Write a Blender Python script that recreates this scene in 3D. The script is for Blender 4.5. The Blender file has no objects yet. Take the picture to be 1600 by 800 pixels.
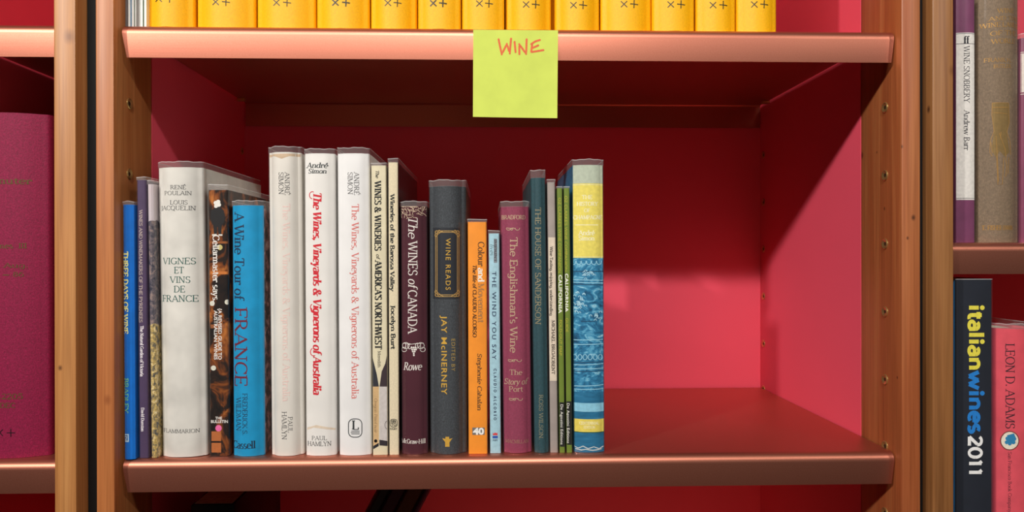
import bpy, bmesh, math, random
from mathutils import Vector, Matrix
random.seed(7)
S = bpy.context.scene
C = S.collection
# ------------------------------------------------------------------ camera
CAM = Vector((-.0247, -.6978, .1881)); YAW, PITCH, ROLL, FPX = .0318, -.0016, -.0014, 1170.0
FW = Vector((math.sin(YAW)*math.cos(PITCH), math.cos(YAW)*math.cos(PITCH), math.sin(PITCH)))
_R = Vector((math.cos(YAW), -math.sin(YAW), 0)); _U = _R.cross(FW)
RT = _R*math.cos(ROLL)+_U*math.sin(ROLL); UP = -_R*math.sin(ROLL)+_U*math.cos(ROLL)
cd = bpy.data.cameras.new('camera'); cam = bpy.data.objects.new('camera', cd); C.objects.link(cam)
cd.sensor_width = 36; cd.lens = FPX*36/1600; cd.clip_start = .02; cd.clip_end = 50
B = -FW
cam.matrix_world = Matrix(((RT.x, UP.x, B.x, CAM.x), (RT.y, UP.y, B.y, CAM.y), (RT.z, UP.z, B.z, CAM.z), (0, 0, 0, 1)))
S.camera = cam
# ------------------------------------------------------------------ view, world, lamps
S.view_settings.view_transform = 'Standard'; S.view_settings.look = 'None'
S.view_settings.gamma = 1; S.view_settings.use_curve_mapping = False
S.view_settings.exposure = 0.14
S.cycles.transparent_max_bounces = 32
W = bpy.data.worlds.new('world'); S.world = W; W.use_nodes = True
bg = W.node_tree.nodes['Background']; bg.inputs[0].default_value = (1.0, .93, .86, 1); bg.inputs[1].default_value = .022
def lamp(name, loc, aim, power, size, color, angle=70, blend=.6):
    d = bpy.data.lights.new(name, 'SPOT'); d.energy = power; d.shadow_soft_size = size; d.color = color
    d.spot_size = math.radians(angle); d.spot_blend = blend
    o = bpy.data.objects.new(name, d); C.objects.link(o); o.location = loc
    o.rotation_euler = (Vector(aim)-Vector(loc)).to_track_quat('-Z', 'Y').to_euler()
    return o
# three track spotlights in a line in front of the bookcases
WARM = (1.0, .955, .9)
lamp('track_spotlight', (-1.75, -1.8, 1.47), (.3, .1, .34), 132, .062, WARM, 62, 1)
lamp('track_spotlight', (.0, -1.8, 1.49), (.1, .1, .32), 66, .05, WARM, 66, 1)
lamp('track_spotlight', (1.5, -1.8, 1.47), (-.2, .1, .3), 30, .04, WARM)
d = bpy.data.lights.new('added_strip_light', 'AREA'); d.shape = 'RECTANGLE'; d.size = 1.7; d.size_y = .09; d.energy = 23; d.color = WARM  # added long strip, spreads light sideways to soften the book shadows
o = bpy.data.objects.new('added_strip_light', d); C.objects.link(o); o.location = (-.62, -1.8, 1.49)
o.rotation_euler = (Vector((-.3, .1, .3))-Vector((-.62, -1.8, 1.49))).to_track_quat('-Z', 'Y').to_euler()

def at(px, py, Y):
    d = FW*FPX + RT*(px-800) + UP*(400-py)
    return CAM + d*((Y-CAM.y)/d.y)
def at_x(px, py, X):
    d = FW*FPX + RT*(px-800) + UP*(400-py)
    return CAM + d*((X-CAM.x)/d.x)

# ------------------------------------------------------------------ materials
def lin(c):
    return tuple(((v/255)/12.92 if v/255 <= .04045 else ((v/255+.055)/1.055)**2.4) for v in c)+(1.0,)
def base(name, col, rough=.5, metal=0.0, spec=.5):
    m = bpy.data.materials.new(name); m.use_nodes = True
    b = m.node_tree.nodes['Principled BSDF']
    b.inputs['Base Color'].default_value = lin(col); b.inputs['Roughness'].default_value = rough
    b.inputs['Metallic'].default_value = metal; b.inputs['Specular IOR Level'].default_value = spec
    return m, m.node_tree.nodes, m.node_tree.links, b
def coords(N, L, scale=(1, 1, 1)):
    t = N.new('ShaderNodeTexCoord'); mp = N.new('ShaderNodeMapping'); mp.inputs['Scale'].default_value = scale
    L.new(t.outputs['Object'], mp.inputs['Vector']); return mp.outputs['Vector']
def ramp(N, stops):
    r = N.new('ShaderNodeValToRGB'); e = r.color_ramp.elements
    while len(e) < len(stops): e.new(.5)
    for k, (p, c) in enumerate(stops): e[k].position = p; e[k].color = lin(c)
    return r
def noise(N, L, vec, scale, detail=4, rough=.55, dist=0):
    n = N.new('ShaderNodeTexNoise'); n.inputs['Scale'].default_value = scale; n.inputs['Detail'].default_value = detail
    n.inputs['Roughness'].default_value = rough; n.inputs['Distortion'].default_value = dist
    L.new(vec, n.inputs['Vector']); return n.outputs['Fac']
def bump(N, L, b, h, strength, dist=.001):
    n = N.new('ShaderNodeBump'); n.inputs['Strength'].default_value = strength; n.inputs['Distance'].default_value = dist
    L.new(h, n.inputs['Height']); L.new(n.outputs['Normal'], b.inputs['Normal'])
def plain(name, col, rough=.5, var=.06, scale=60, spec=.4, bumpy=0.0, metal=0.0):
    """paint / paper / print: a slightly mottled colour"""
    m, N, L, b = base(name, col, rough, metal, spec)
    v = coords(N, L); f = noise(N, L, v, scale, 3)
    lo = tuple(c*(1-var) for c in col); hi = tuple(min(255, c*(1+var*.6)) for c in col)
    r = ramp(N, [(.3, lo), (.7, hi)]); L.new(f, r.inputs['Fac']); L.new(r.outputs['Color'], b.inputs['Base Color'])
    if bumpy: bump(N, L, b, noise(N, L, v, 900, 2), bumpy, .0004)
    return m
def cloth(name, col, var=.18, rough=.75, strength=.5, scale=900, metal=0.0):
    m, N, L, b = base(name, col, rough, metal, .35)
    v = coords(N, L); f = noise(N, L, v, scale, 2, .7); g = noise(N, L, coords(N, L, (1, 1, .35)), 1400, 2, .7)
    mx = N.new('ShaderNodeMath'); mx.operation = 'ADD'; L.new(f, mx.inputs[0]); L.new(g, mx.inputs[1])
    md = N.new('ShaderNodeMath'); md.operation = 'MULTIPLY'; md.inputs[1].default_value = .5; L.new(mx.outputs[0], md.inputs[0])
    r = ramp(N, [(.36, tuple(c*(1-var) for c in col)), (.5, col), (.66, tuple(min(255, c*(1+var)+var*25) for c in col))])
    L.new(md.outputs[0], r.inputs['Fac']); L.new(r.outputs['Color'], b.inputs['Base Color'])
    bump(N, L, b, md.outputs[0], strength, .0006)
    return m
def wood(name, a, bcol, c, seed=0.0, rough=.42, knots=()):
    m, N, L, b = base(name, bcol, rough, 0, .45)
    t = N.new('ShaderNodeTexCoord'); mp = N.new('ShaderNodeMapping')
    mp.inputs['Location'].default_value = (seed, seed*1.7, seed*.6); mp.inputs['Scale'].default_value = (1, 1, .055)
    L.new(t.outputs['Object'], mp.inputs['Vector'])
    big = noise(N, L, mp.outputs['Vector'], 24, 3, .45, 1.6)
    mp2 = N.new('ShaderNodeMapping'); mp2.inputs['Location'].default_value = (seed, seed, seed); mp2.inputs['Scale'].default_value = (1, 1, .02)
    L.new(t.outputs['Object'], mp2.inputs['Vector'])
    fine = noise(N, L, mp2.outputs['Vector'], 420, 4, .6)
    r = ramp(N, [(.28, a), (.5, bcol), (.74, c)]); L.new(big, r.inputs['Fac'])
    r2 = ramp(N, [(.25, (206, 194, 184)), (.6, (255, 255, 255))]); L.new(fine, r2.inputs['Fac'])
    mx = N.new('ShaderNodeMix'); mx.data_type = 'RGBA'; mx.blend_type = 'MULTIPLY'; mx.inputs[0].default_value = .8
    L.new(r.outputs['Color'], mx.inputs[6]); L.new(r2.outputs['Color'], mx.inputs[7])
    last = mx.outputs[2]
    for (kx, ky, kz), kr, kc in knots:
        ms = N.new('ShaderNodeMapping'); ms.inputs['Scale'].default_value = (1, 1, .7); L.new(t.outputs['Object'], ms.inputs['Vector'])
        ds = N.new('ShaderNodeVectorMath'); ds.operation = 'DISTANCE'; ds.inputs[1].default_value = (kx, ky, kz*.7); L.new(ms.outputs[0], ds.inputs[0])
        jit = N.new('ShaderNodeMath'); jit.operation = 'MULTIPLY_ADD'; jit.inputs[1].default_value = kr*.9; L.new(fine, jit.inputs[0]); L.new(ds.outputs['Value'], jit.inputs[2])
        mr = N.new('ShaderNodeMapRange'); mr.inputs[1].default_value = kr*.8; mr.inputs[2].default_value = kr*1.9; mr.inputs[3].default_value = .85; mr.inputs[4].default_value = 0; L.new(jit.outputs[0], mr.inputs[0])
        mk = N.new('ShaderNodeMix'); mk.data_type = 'RGBA'; L.new(mr.outputs[0], mk.inputs[0]); L.new(last, mk.inputs[6]); mk.inputs[7].default_value = lin(kc); last = mk.outputs[2]
    L.new(last, b.inputs['Base Color']); bump(N, L, b, fine, .12, .0004)
    return m
def film(name, white, gloss, rough, tint=(1, 1, 1, 1)):
    """clear library jacket film: see-through sheet with a little gloss and haze"""
    m = bpy.data.materials.new(name); m.use_nodes = True; N, L = m.node_tree.nodes, m.node_tree.links
    N.clear(); out = N.new('ShaderNodeOutputMaterial')
    tr = N.new('ShaderNodeBsdfTransparent'); tr.inputs[0].default_value = tint
    gl = N.new('ShaderNodeBsdfGlossy'); gl.inputs['Roughness'].default_value = rough
    df = N.new('ShaderNodeBsdfDiffuse'); df.inputs[0].default_value = (.9, .88, .88, 1)
    v = coords(N, L); bm = N.new('ShaderNodeBump'); bm.inputs['Strength'].default_value = .35; bm.inputs['Distance'].default_value = .002
    L.new(noise(N, L, coords(N, L, (1, 1, .3)), 55, 2), bm.inputs['Height']); L.new(bm.outputs[0], gl.inputs['Normal'])
    m1 = N.new('ShaderNodeMixShader'); m1.inputs[0].default_value = white; L.new(tr.outputs[0], m1.inputs[1]); L.new(df.outputs[0], m1.inputs[2])
    lw = N.new('ShaderNodeLayerWeight'); lw.inputs['Blend'].default_value = .5
    pw = N.new('ShaderNodeMath'); pw.operation = 'POWER'; pw.inputs[1].default_value = 4.0; L.new(lw.outputs['Facing'], pw.inputs[0])
    ma = N.new('ShaderNodeMath'); ma.operation = 'MULTIPLY_ADD'; ma.inputs[1].default_value = gloss; ma.inputs[2].default_value = .035; L.new(pw.outputs[0], ma.inputs[0])
    m2 = N.new('ShaderNodeMixShader'); L.new(ma.outputs[0], m2.inputs[0]); L.new(m1.outputs[0], m2.inputs[1]); L.new(gl.outputs[0], m2.inputs[2])
    L.new(m2.outputs[0], out.inputs[0]); return m
def picture(name, stops, scale=(1, 1, 1), nscale=60, detail=6, dist=.5, rough=.45, bumpy=0):
    m, N, L, b = base(name, (128, 128, 128), rough, 0, .4)
    f = noise(N, L, coords(N, L, scale), nscale, detail, .62, dist)
    r = ramp(N, stops); L.new(f, r.inputs['Fac']); L.new(r.outputs['Color'], b.inputs['Base Color'])
    if bumpy: bump(N, L, b, f, bumpy, .003)
    return m
_flat = {}
def ink_mat(col, rough=.5, metal=0.0):
    k = (tuple(col), rough, metal)
    if k not in _flat: _flat[k] = plain('ink', col, rough, .05, 300, .3, 0, metal)
    return _flat[k]
def gold(col=(200, 160, 80)): return ink_mat(col, .45, .25)

M_film = film('jacket_film', .012, .3, .1)
M_band = film('jacket_film_band', .10, .4, .12)
M_rim = film('jacket_film_edge_highlight', .4, .4, .2)  # whiter mix paints a highlight line along the film's top edge
M_pages = plain('paper_pages', (228, 216, 190), .8, .1, 200)
M_panel = plain('crimson_panel', (242, 88, 110), .5, .02, 4, .3)
def copper():
    m, N, L, b = base('copper_metal', (214, 140, 120), .43, .95, .5)
    f = noise(N, L, coords(N, L, (.02, 1, 1)), 900, 2); bump(N, L, b, f, .05, .0003)
    g = noise(N, L, coords(N, L), 2500, 1); r = ramp(N, [(.3, (192, 118, 96)), (.7, (205, 132, 110))]); L.new(g, r.inputs['Fac'])
    L.new(r.outputs['Color'], b.inputs['Base Color']); return m
M_copper = copper()
M_brass, *_ = base('brass', (214, 184, 118), .3, .85)
M_hole_shade = plain('socket_hole_shade', (60, 45, 25), .6)  # dark tone paints the shade inside the socket's hole
M_black = plain('black_gap_strip', (9, 9, 10), .7)

# ------------------------------------------------------------------ object helpers
def link(name, me, mat=None, parent=None, sharp=35):
    o = bpy.data.objects.new(name, me); C.objects.link(o)
    for m in (mat if isinstance(mat, (list, tuple)) else [mat]):
        if m: me.materials.append(m)
    if parent: o.parent = parent
    return o
def finish(name, bm, mat=None, parent=None, smooth=True, angle=35):
    bmesh.ops.recalc_face_normals(bm, faces=bm.faces)
    me = bpy.data.meshes.new(name); bm.to_mesh(me); bm.free()
    if smooth:
        for p in me.polygons: p.use_smooth = True
        me.set_sharp_from_angle(angle=math.radians(angle))
    return link(name, me, mat, parent)
def box(bm, x0, x1, y0, y1, z0, z1, bevel=0, seg=2):
    r = bmesh.ops.create_cube(bm, size=1)
    for v in r['verts']: v.co = Vector((x0+(v.co.x+.5)*(x1-x0), y0+(v.co.y+.5)*(y1-y0), z0+(v.co.z+.5)*(z1-z0)))
    if bevel:
        ed = list({e for v in r['verts'] for e in v.link_edges})
        bmesh.ops.bevel(bm, geom=ed, offset=bevel, segments=seg, profile=.5, affect='EDGES')
def extrude_z(bm, pts, z0, z1, mi=0):
    """closed outline in x,y raised from z0 to z1"""
    a = [bm.verts.new((x, y, z0)) for x, y in pts]; b = [bm.verts.new((x, y, z1)) for x, y in pts]
    n = len(pts)
    fs = [bm.faces.new(list(reversed(a))), bm.faces.new(b)]
    for i in range(n):
        fs.append(bm.faces.new((a[i], a[(i+1) % n], b[(i+1) % n], b[i])))
    for f in fs: f.material_index = mi
def thing(name, label, cat, loc=(0, 0, 0), group=None, ry=0.0, rz=0.0):
    o = bpy.data.objects.new(name, None); C.objects.link(o); o.location = loc; o.rotation_euler = (0, ry, rz)
    o.empty_display_size = .02
    return tag(o, label, cat, group)
def tag(o, label, cat, group=None):
    o['label'] = label; o['category'] = cat
    if group: o['group'] = group
    return o

# ------------------------------------------------------------------ a drawn roman alphabet (cap height 1)
G = {
'A': (.76, 't .06 0 .37 1;k .36 1 .7 0;t .16 .35 .56 .35;s .06 0;s .7 0'),
'B': (.66, 'l .13 0 .13 1;t .13 1 .3 1;a .3 .76 .2 .24 90 -90;t .13 .52 .33 .52;a .33 .26 .24 .26 90 -90;t .13 0 .33 0;s .1 1 .07;s .1 0 .07'),
'C': (.72, 'a .4 .5 .32 .5 45 315;t .64 .98 .64 .74;t .64 .02 .64 .22'),
'D': (.76, 'l .13 0 .13 1;t .13 1 .3 1;a .3 .5 .38 .5 90 -90;t .13 0 .3 0;s .1 1 .07;s .1 0 .07'),
'E': (.64, 'l .13 0 .13 1;t .13 1 .54 1;t .13 .52 .42 .52;t .13 0 .57 0;t .54 1 .54 .8;t .57 0 .57 .22;t .42 .42 .42 .62;s .1 1 .07;s .1 0 .07'),
'F': (.6, 'l .13 0 .13 1;t .13 1 .54 1;t .13 .5 .42 .5;t .54 1 .54 .8;t .42 .4 .42 .6;s .1 1 .07;s .13 0'),
'G': (.78, 'a .4 .5 .32 .5 45 330;l .66 .06 .66 .44;t .64 .98 .64 .76;s .66 .44'),
'H': (.8, 'l .13 0 .13 1;l .67 0 .67 1;t .13 .52 .67 .52;s .13 1;s .13 0;s .67 1;s .67 0'),
'I': (.3, 'l .15 0 .15 1;s .15 1;s .15 0'),
'J': (.4, 'l .24 1 .24 .1;a .12 .1 .12 .2 0 -110;s .24 1'),
'K': (.74, 'l .13 0 .13 1;t .13 .38 .6 1;k .28 .56 .66 0;s .13 1;s .13 0;s .6 1;s .66 0'),
'L': (.62, 'l .13 0 .13 1;t .13 0 .56 0;t .56 0 .56 .24;s .13 1;s .1 0 .07'),
'M': (.94, 't .12 0 .14 1;k .14 1 .46 .04;t .46 .04 .78 1;l .8 1 .8 0;s .12 1 .08;s .12 0;s .82 1 .08;s .8 0'),
'N': (.78, 't .13 0 .13 1;k .12 1 .64 0;t .64 0 .64 1;s .1 1 .07;s .13 0;s .64 1'),
'O': (.8, 'a .4 .5 .33 .5 0 360'),
'P': (.62, 'l .13 0 .13 1;t .13 1 .3 1;a .3 .74 .23 .26 90 -90;t .13 .48 .3 .48;s .1 1 .07;s .13 0'),
'Q': (.8, 'a .4 .5 .33 .5 0 360;k .42 .1 .72 -.2'),
'R': (.72, 'l .13 0 .13 1;t .13 1 .3 1;a .3 .75 .21 .25 90 -90;t .13 .5 .32 .5;k .32 .5 .64 0;s .1 1 .07;s .13 0;s .66 0 .08'),
'S': (.58, 'a .28 .75 .19 .25 30 270;a .28 .25 .21 .25 90 -150;t .46 .98 .46 .78;t .09 .02 .09 .22'),
'T': (.68, 'l .34 0 .34 1;t .05 1 .63 1;t .05 1 .05 .8;t .63 1 .63 .8;s .34 0'),
'U': (.76, 'l .14 1 .14 .32;a .38 .32 .24 .32 180 360;t .62 .32 .62 1;s .14 1;s .62 1'),
'V': (.72, 'k .06 1 .36 0;t .36 0 .66 1;s .08 1;s .66 1'),
'W': (1.02, 'k .05 1 .3 0;t .3 0 .52 .95;k .5 1 .74 0;t .74 0 .97 1;s .07 1;s .52 1 .08;s .96 1'),
'X': (.74, 'k .08 1 .66 0;t .64 1 .08 0;s .1 1;s .64 1;s .08 0;s .66 0'),
'Y': (.7, 'k .06 1 .35 .46;t .35 .46 .64 1;l .35 0 .35 .48;s .08 1;s .64 1;s .35 0'),
'Z': (.66, 't .07 1 .58 1;k .58 1 .06 0;t .06 0 .6 0;t .07 1 .07 .8;t .6 0 .6 .2'),
'a': (.52, 'l .42 0 .42 .45;a .26 .45 .16 .21 0 150;a .25 .19 .18 .19 60 330;s .46 0 .06'),
'b': (.56, 'l .11 0 .11 1.03;a .3 .33 .2 .33 -180 180;s .08 1.03 .06'),
'c': (.5, 'a .3 .33 .22 .33 50 310'),
'd': (.58, 'l .46 0 .46 1.03;a .27 .33 .2 .33 0 360;s .43 1.03 .06;s .5 0 .06'),
'e': (.54, 'a .29 .33 .22 .33 0 312;t .08 .36 .51 .36'),
'f': (.38, 'l .18 0 .18 .82;a .34 .82 .16 .2 180 50;t .04 .64 .36 .64;s .18 0'),
'g': (.56, 'l .46 .62 .46 -.1;a .27 .33 .2 .32 0 360;a .27 -.1 .19 .2 0 -150'),
'h': (.6, 'l .12 0 .12 1.03;a .3 .42 .18 .24 180 0;l .48 .42 .48 0;s .12 0;s .48 0;s .09 1.03 .06'),
'i': (.28, 'l .14 0 .14 .66;d .14 .9;s .14 0;s .1 .66 .06'),
'j': (.28, 'l .16 .66 .16 -.12;a .05 -.12 .11 .18 0 -100;d .16 .9'),
'k': (.56, 'l .12 0 .12 1.03;t .12 .26 .44 .64;k .24 .4 .5 0;s .12 0;s .5 0;s .44 .65;s .09 1.03 .06'),
'l': (.28, 'l .14 0 .14 1.03;s .14 0;s .1 1.03 .06'),
'm': (.9, 'l .12 0 .12 .66;a .28 .42 .16 .24 180 0;l .44 .42 .44 0;a .6 .42 .16 .24 180 0;l .76 .42 .76 0;s .12 0;s .44 0;s .76 0;s .09 .66 .06'),
'n': (.6, 'l .12 0 .12 .66;a .3 .42 .18 .24 180 0;l .48 .42 .48 0;s .12 0;s .48 0;s .09 .66 .06'),
'o': (.56, 'a .28 .33 .22 .33 0 360'),
'p': (.58, 'l .12 -.3 .12 .66;a .31 .33 .2 .33 -180 180;s .12 -.3;s .09 .66 .06'),
'q': (.58, 'l .46 -.3 .46 .66;a .27 .33 .2 .33 0 360;s .46 -.3'),
'r': (.42, 'l .12 0 .12 .66;a .3 .4 .18 .25 180 70;d .36 .58;s .12 0;s .09 .66 .06'),
's': (.44, 'a .22 .49 .14 .17 40 270;a .22 .16 .16 .16 90 -140'),
't': (.36, 'l .17 .14 .17 .86;a .29 .15 .12 .15 180 300;t .03 .64 .34 .64'),
'u': (.6, 'l .12 .66 .12 .24;a .28 .24 .16 .24 180 340;l .46 .66 .46 0;s .09 .66 .06;s .43 .66 .06;s .5 0 .06'),
'v': (.54, 'k .06 .66 .26 0;t .26 0 .48 .66;s .07 .66 .08;s .47 .66 .08'),
'w': (.84, 'k .05 .66 .24 0;t .24 0 .42 .62;k .41 .66 .6 0;t .6 0 .79 .66;s .07 .66 .08;s .78 .66 .08'),
'x': (.56, 'k .08 .66 .48 0;t .47 .66 .08 0;s .09 .66 .08;s .47 .66 .07;s .08 0 .07;s .48 0 .08'),
'y': (.54, 'k .06 .66 .27 0;t .48 .66 .2 -.26;s .07 .66 .08;s .47 .66 .08;d .16 -.24'),
'z': (.5, 't .06 .64 .44 .64;k .43 .64 .06 .02;t .06 .02 .46 .02'),
'0': (.56, 'a .28 .5 .21 .5 0 360'),
'1': (.4, 'l .2 0 .2 1;t .08 .84 .2 1;s .2 0'),
'2': (.54, 'a .27 .75 .19 .25 160 -20;t .44 .66 .07 .02;k .07 .03 .5 .03'),
'3': (.54, 'a .25 .76 .18 .24 150 -90;a .25 .27 .21 .27 90 -150'),
'4': (.58, 'l .4 0 .4 1;t .4 1 .05 .3;t .05 .3 .54 .3'),
'5': (.54, 'k .12 .98 .46 .98;t .12 .98 .1 .55;a .25 .31 .21 .31 120 -150'),
'6': (.56, 'a .28 .3 .2 .3 0 360;a .46 .4 .38 .6 180 95'),
'8': (.56, 'a .28 .76 .17 .24 0 360;a .28 .26 .21 .26 0 360'),
'9': (.56, 'a .28 .7 .2 .3 0 360;a .1 .6 .38 .6 0 -85'),
'&': (.84, 'a .32 .78 .15 .2 -50 230;k .2 .64 .72 0;a .3 .26 .22 .26 130 360;t .52 .26 .66 .56;s .68 .56 .08'),
'.': (.24, 'd .12 .07'), ',': (.24, 'd .12 .07;t .15 .06 .06 -.18'), "'": (.2, 'k .1 1.02 .08 .72'), '!': (.24, 'k .12 1 .12 .3;d .12 .06'),
'-': (.36, 'k .06 .36 .3 .36'), '/': (.4, 't .02 -.1 .36 1'), '—': (.8, 'k .06 .36 .74 .36'),
'É': (.64, 'l .13 0 .13 1;t .13 1 .54 1;t .13 .52 .42 .52;t .13 0 .57 0;t .54 1 .54 .8;t .57 0 .57 .22;s .1 1 .07;s .1 0 .07;k .3 1.08 .46 1.26'),
'é': (.54, 'a .29 .33 .22 .33 0 312;t .08 .36 .51 .36;k .26 .76 .4 .98'),
'{': (.3, 'a .26 .8 .12 .2 90 180;t .14 .8 .14 .5;t .14 .5 .06 .46;t .14 .42 .14 .1;a .26 .1 .12 .2 180 270'),
' ': (.3, ''),
}
def strip(pts, width, out):
    """pts: centre line; width(dx,dy)->w; adds quads to out"""
    n = len(pts); L, R = [], []
    for i in range(n):
        a = pts[max(0, i-1)]; b = pts[min(n-1, i+1)]
        dx, dy = b[0]-a[0], b[1]-a[1]; q = math.hypot(dx, dy) or 1; dx, dy = dx/q, dy/q
        w = width(dx, dy)/2
        L.append((pts[i][0]-dy*w, pts[i][1]+dx*w)); R.append((pts[i][0]+dy*w, pts[i][1]-dx*w))
    for i in range(n-1): out.append((L[i], L[i+1], R[i+1], R[i]))
def serif_polys(text, T=.15, t=.05, rx=1.0, italic=0.0, track=0.0, slab=1.0):
    """polygons of a line of text, cap height 1; rx widens the letters without thickening stems"""
    out = []; x = 0.0
    for ch in text:
        adv, prog = G.get(ch, G.get(ch.upper(), G[' ']))
        px = lambda u: (x+u)*rx
        auto = lambda dx, dy: t+(T-t)*abs(dy)**1.4
        for s in filter(None, prog.split(';')):
            k, *v = s.split(); v = [float(q) for q in v]
            if k in 'ltk':
                p = [(px(v[i]), v[i+1]) for i in range(0, len(v), 2)]
                if k == 't' and abs(p[0][0]-p[1][0]) < 1e-6 and len(text) > 0:
                    w = (lambda dx, dy: t*1.4)
                elif k == 't': w = (lambda dx, dy: t*1.15)
                elif k == 'k': w = (lambda dx, dy: T)
                else: w = auto
                strip(p, w, out)
            elif k == 'a':
                cx, cy, rx_, ry_, a0, a1 = v
                n = max(5, int(abs(a1-a0)/20)); p = []
                for i in range(n+1):
                    a = math.radians(a0+(a1-a0)*i/n); p.append((px(cx+rx_*math.cos(a)), cy+ry_*math.sin(a)))
                strip(p, auto, out)
            elif k == 's' and slab:
                hw = (v[2] if len(v) > 2 else .1)*rx+T*.25; h = t*1.1*slab; y0 = v[1] if v[1] < .3 else v[1]-h
                out.append(((px(v[0])-hw, y0), (px(v[0])+hw, y0), (px(v[0])+hw, y0+h), (px(v[0])-hw, y0+h)))
            elif k == 'd':
                r = max(.07, T*.62); cx, cy = px(v[0]), v[1]
                out.append(tuple((cx+r*math.cos(i*math.pi/4), cy+r*math.sin(i*math.pi/4)) for i in range(8)))
        x += adv+track
    W_ = (x-track)*rx
    if italic: out = [tuple((p[0]+italic*p[1], p[1]) for p in q) for q in out]
    return out, W_
def serif_width(text, track=0.0):
    return sum(G.get(c, G.get(c.upper(), G[' ']))[0]+track for c in text)-track
_sans = {}
def sans_polys(text, bold=0.0, track=1.0):
    k = (text, bold, track)
    if k in _sans: return _sans[k]
    cu = bpy.data.curves.new('t', 'FONT'); cu.body = text; cu.size = 1; cu.offset = bold; cu.space_character = track
    cu.resolution_u = 3
    o = bpy.data.objects.new('t', cu); C.objects.link(o)
    dg = bpy.context.evaluated_depsgraph_get(); dg.update()
    me = bpy.data.meshes.new_from_object(o.evaluated_get(dg))
    vs = [(v.co.x, v.co.y) for v in me.vertices]; fs = [tuple(vs[i] for i in p.vertices) for p in me.polygons]
    bpy.data.objects.remove(o); bpy.data.curves.remove(cu); bpy.data.meshes.remove(me)
    x0 = min(v[0] for v in vs); x1 = max(v[0] for v in vs)
    cap = .682
    r = ([tuple(((p[0]-x0)/cap, p[1]/cap) for p in q) for q in fs], (x1-x0)/cap)
    _sans[k] = r; return r

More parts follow.
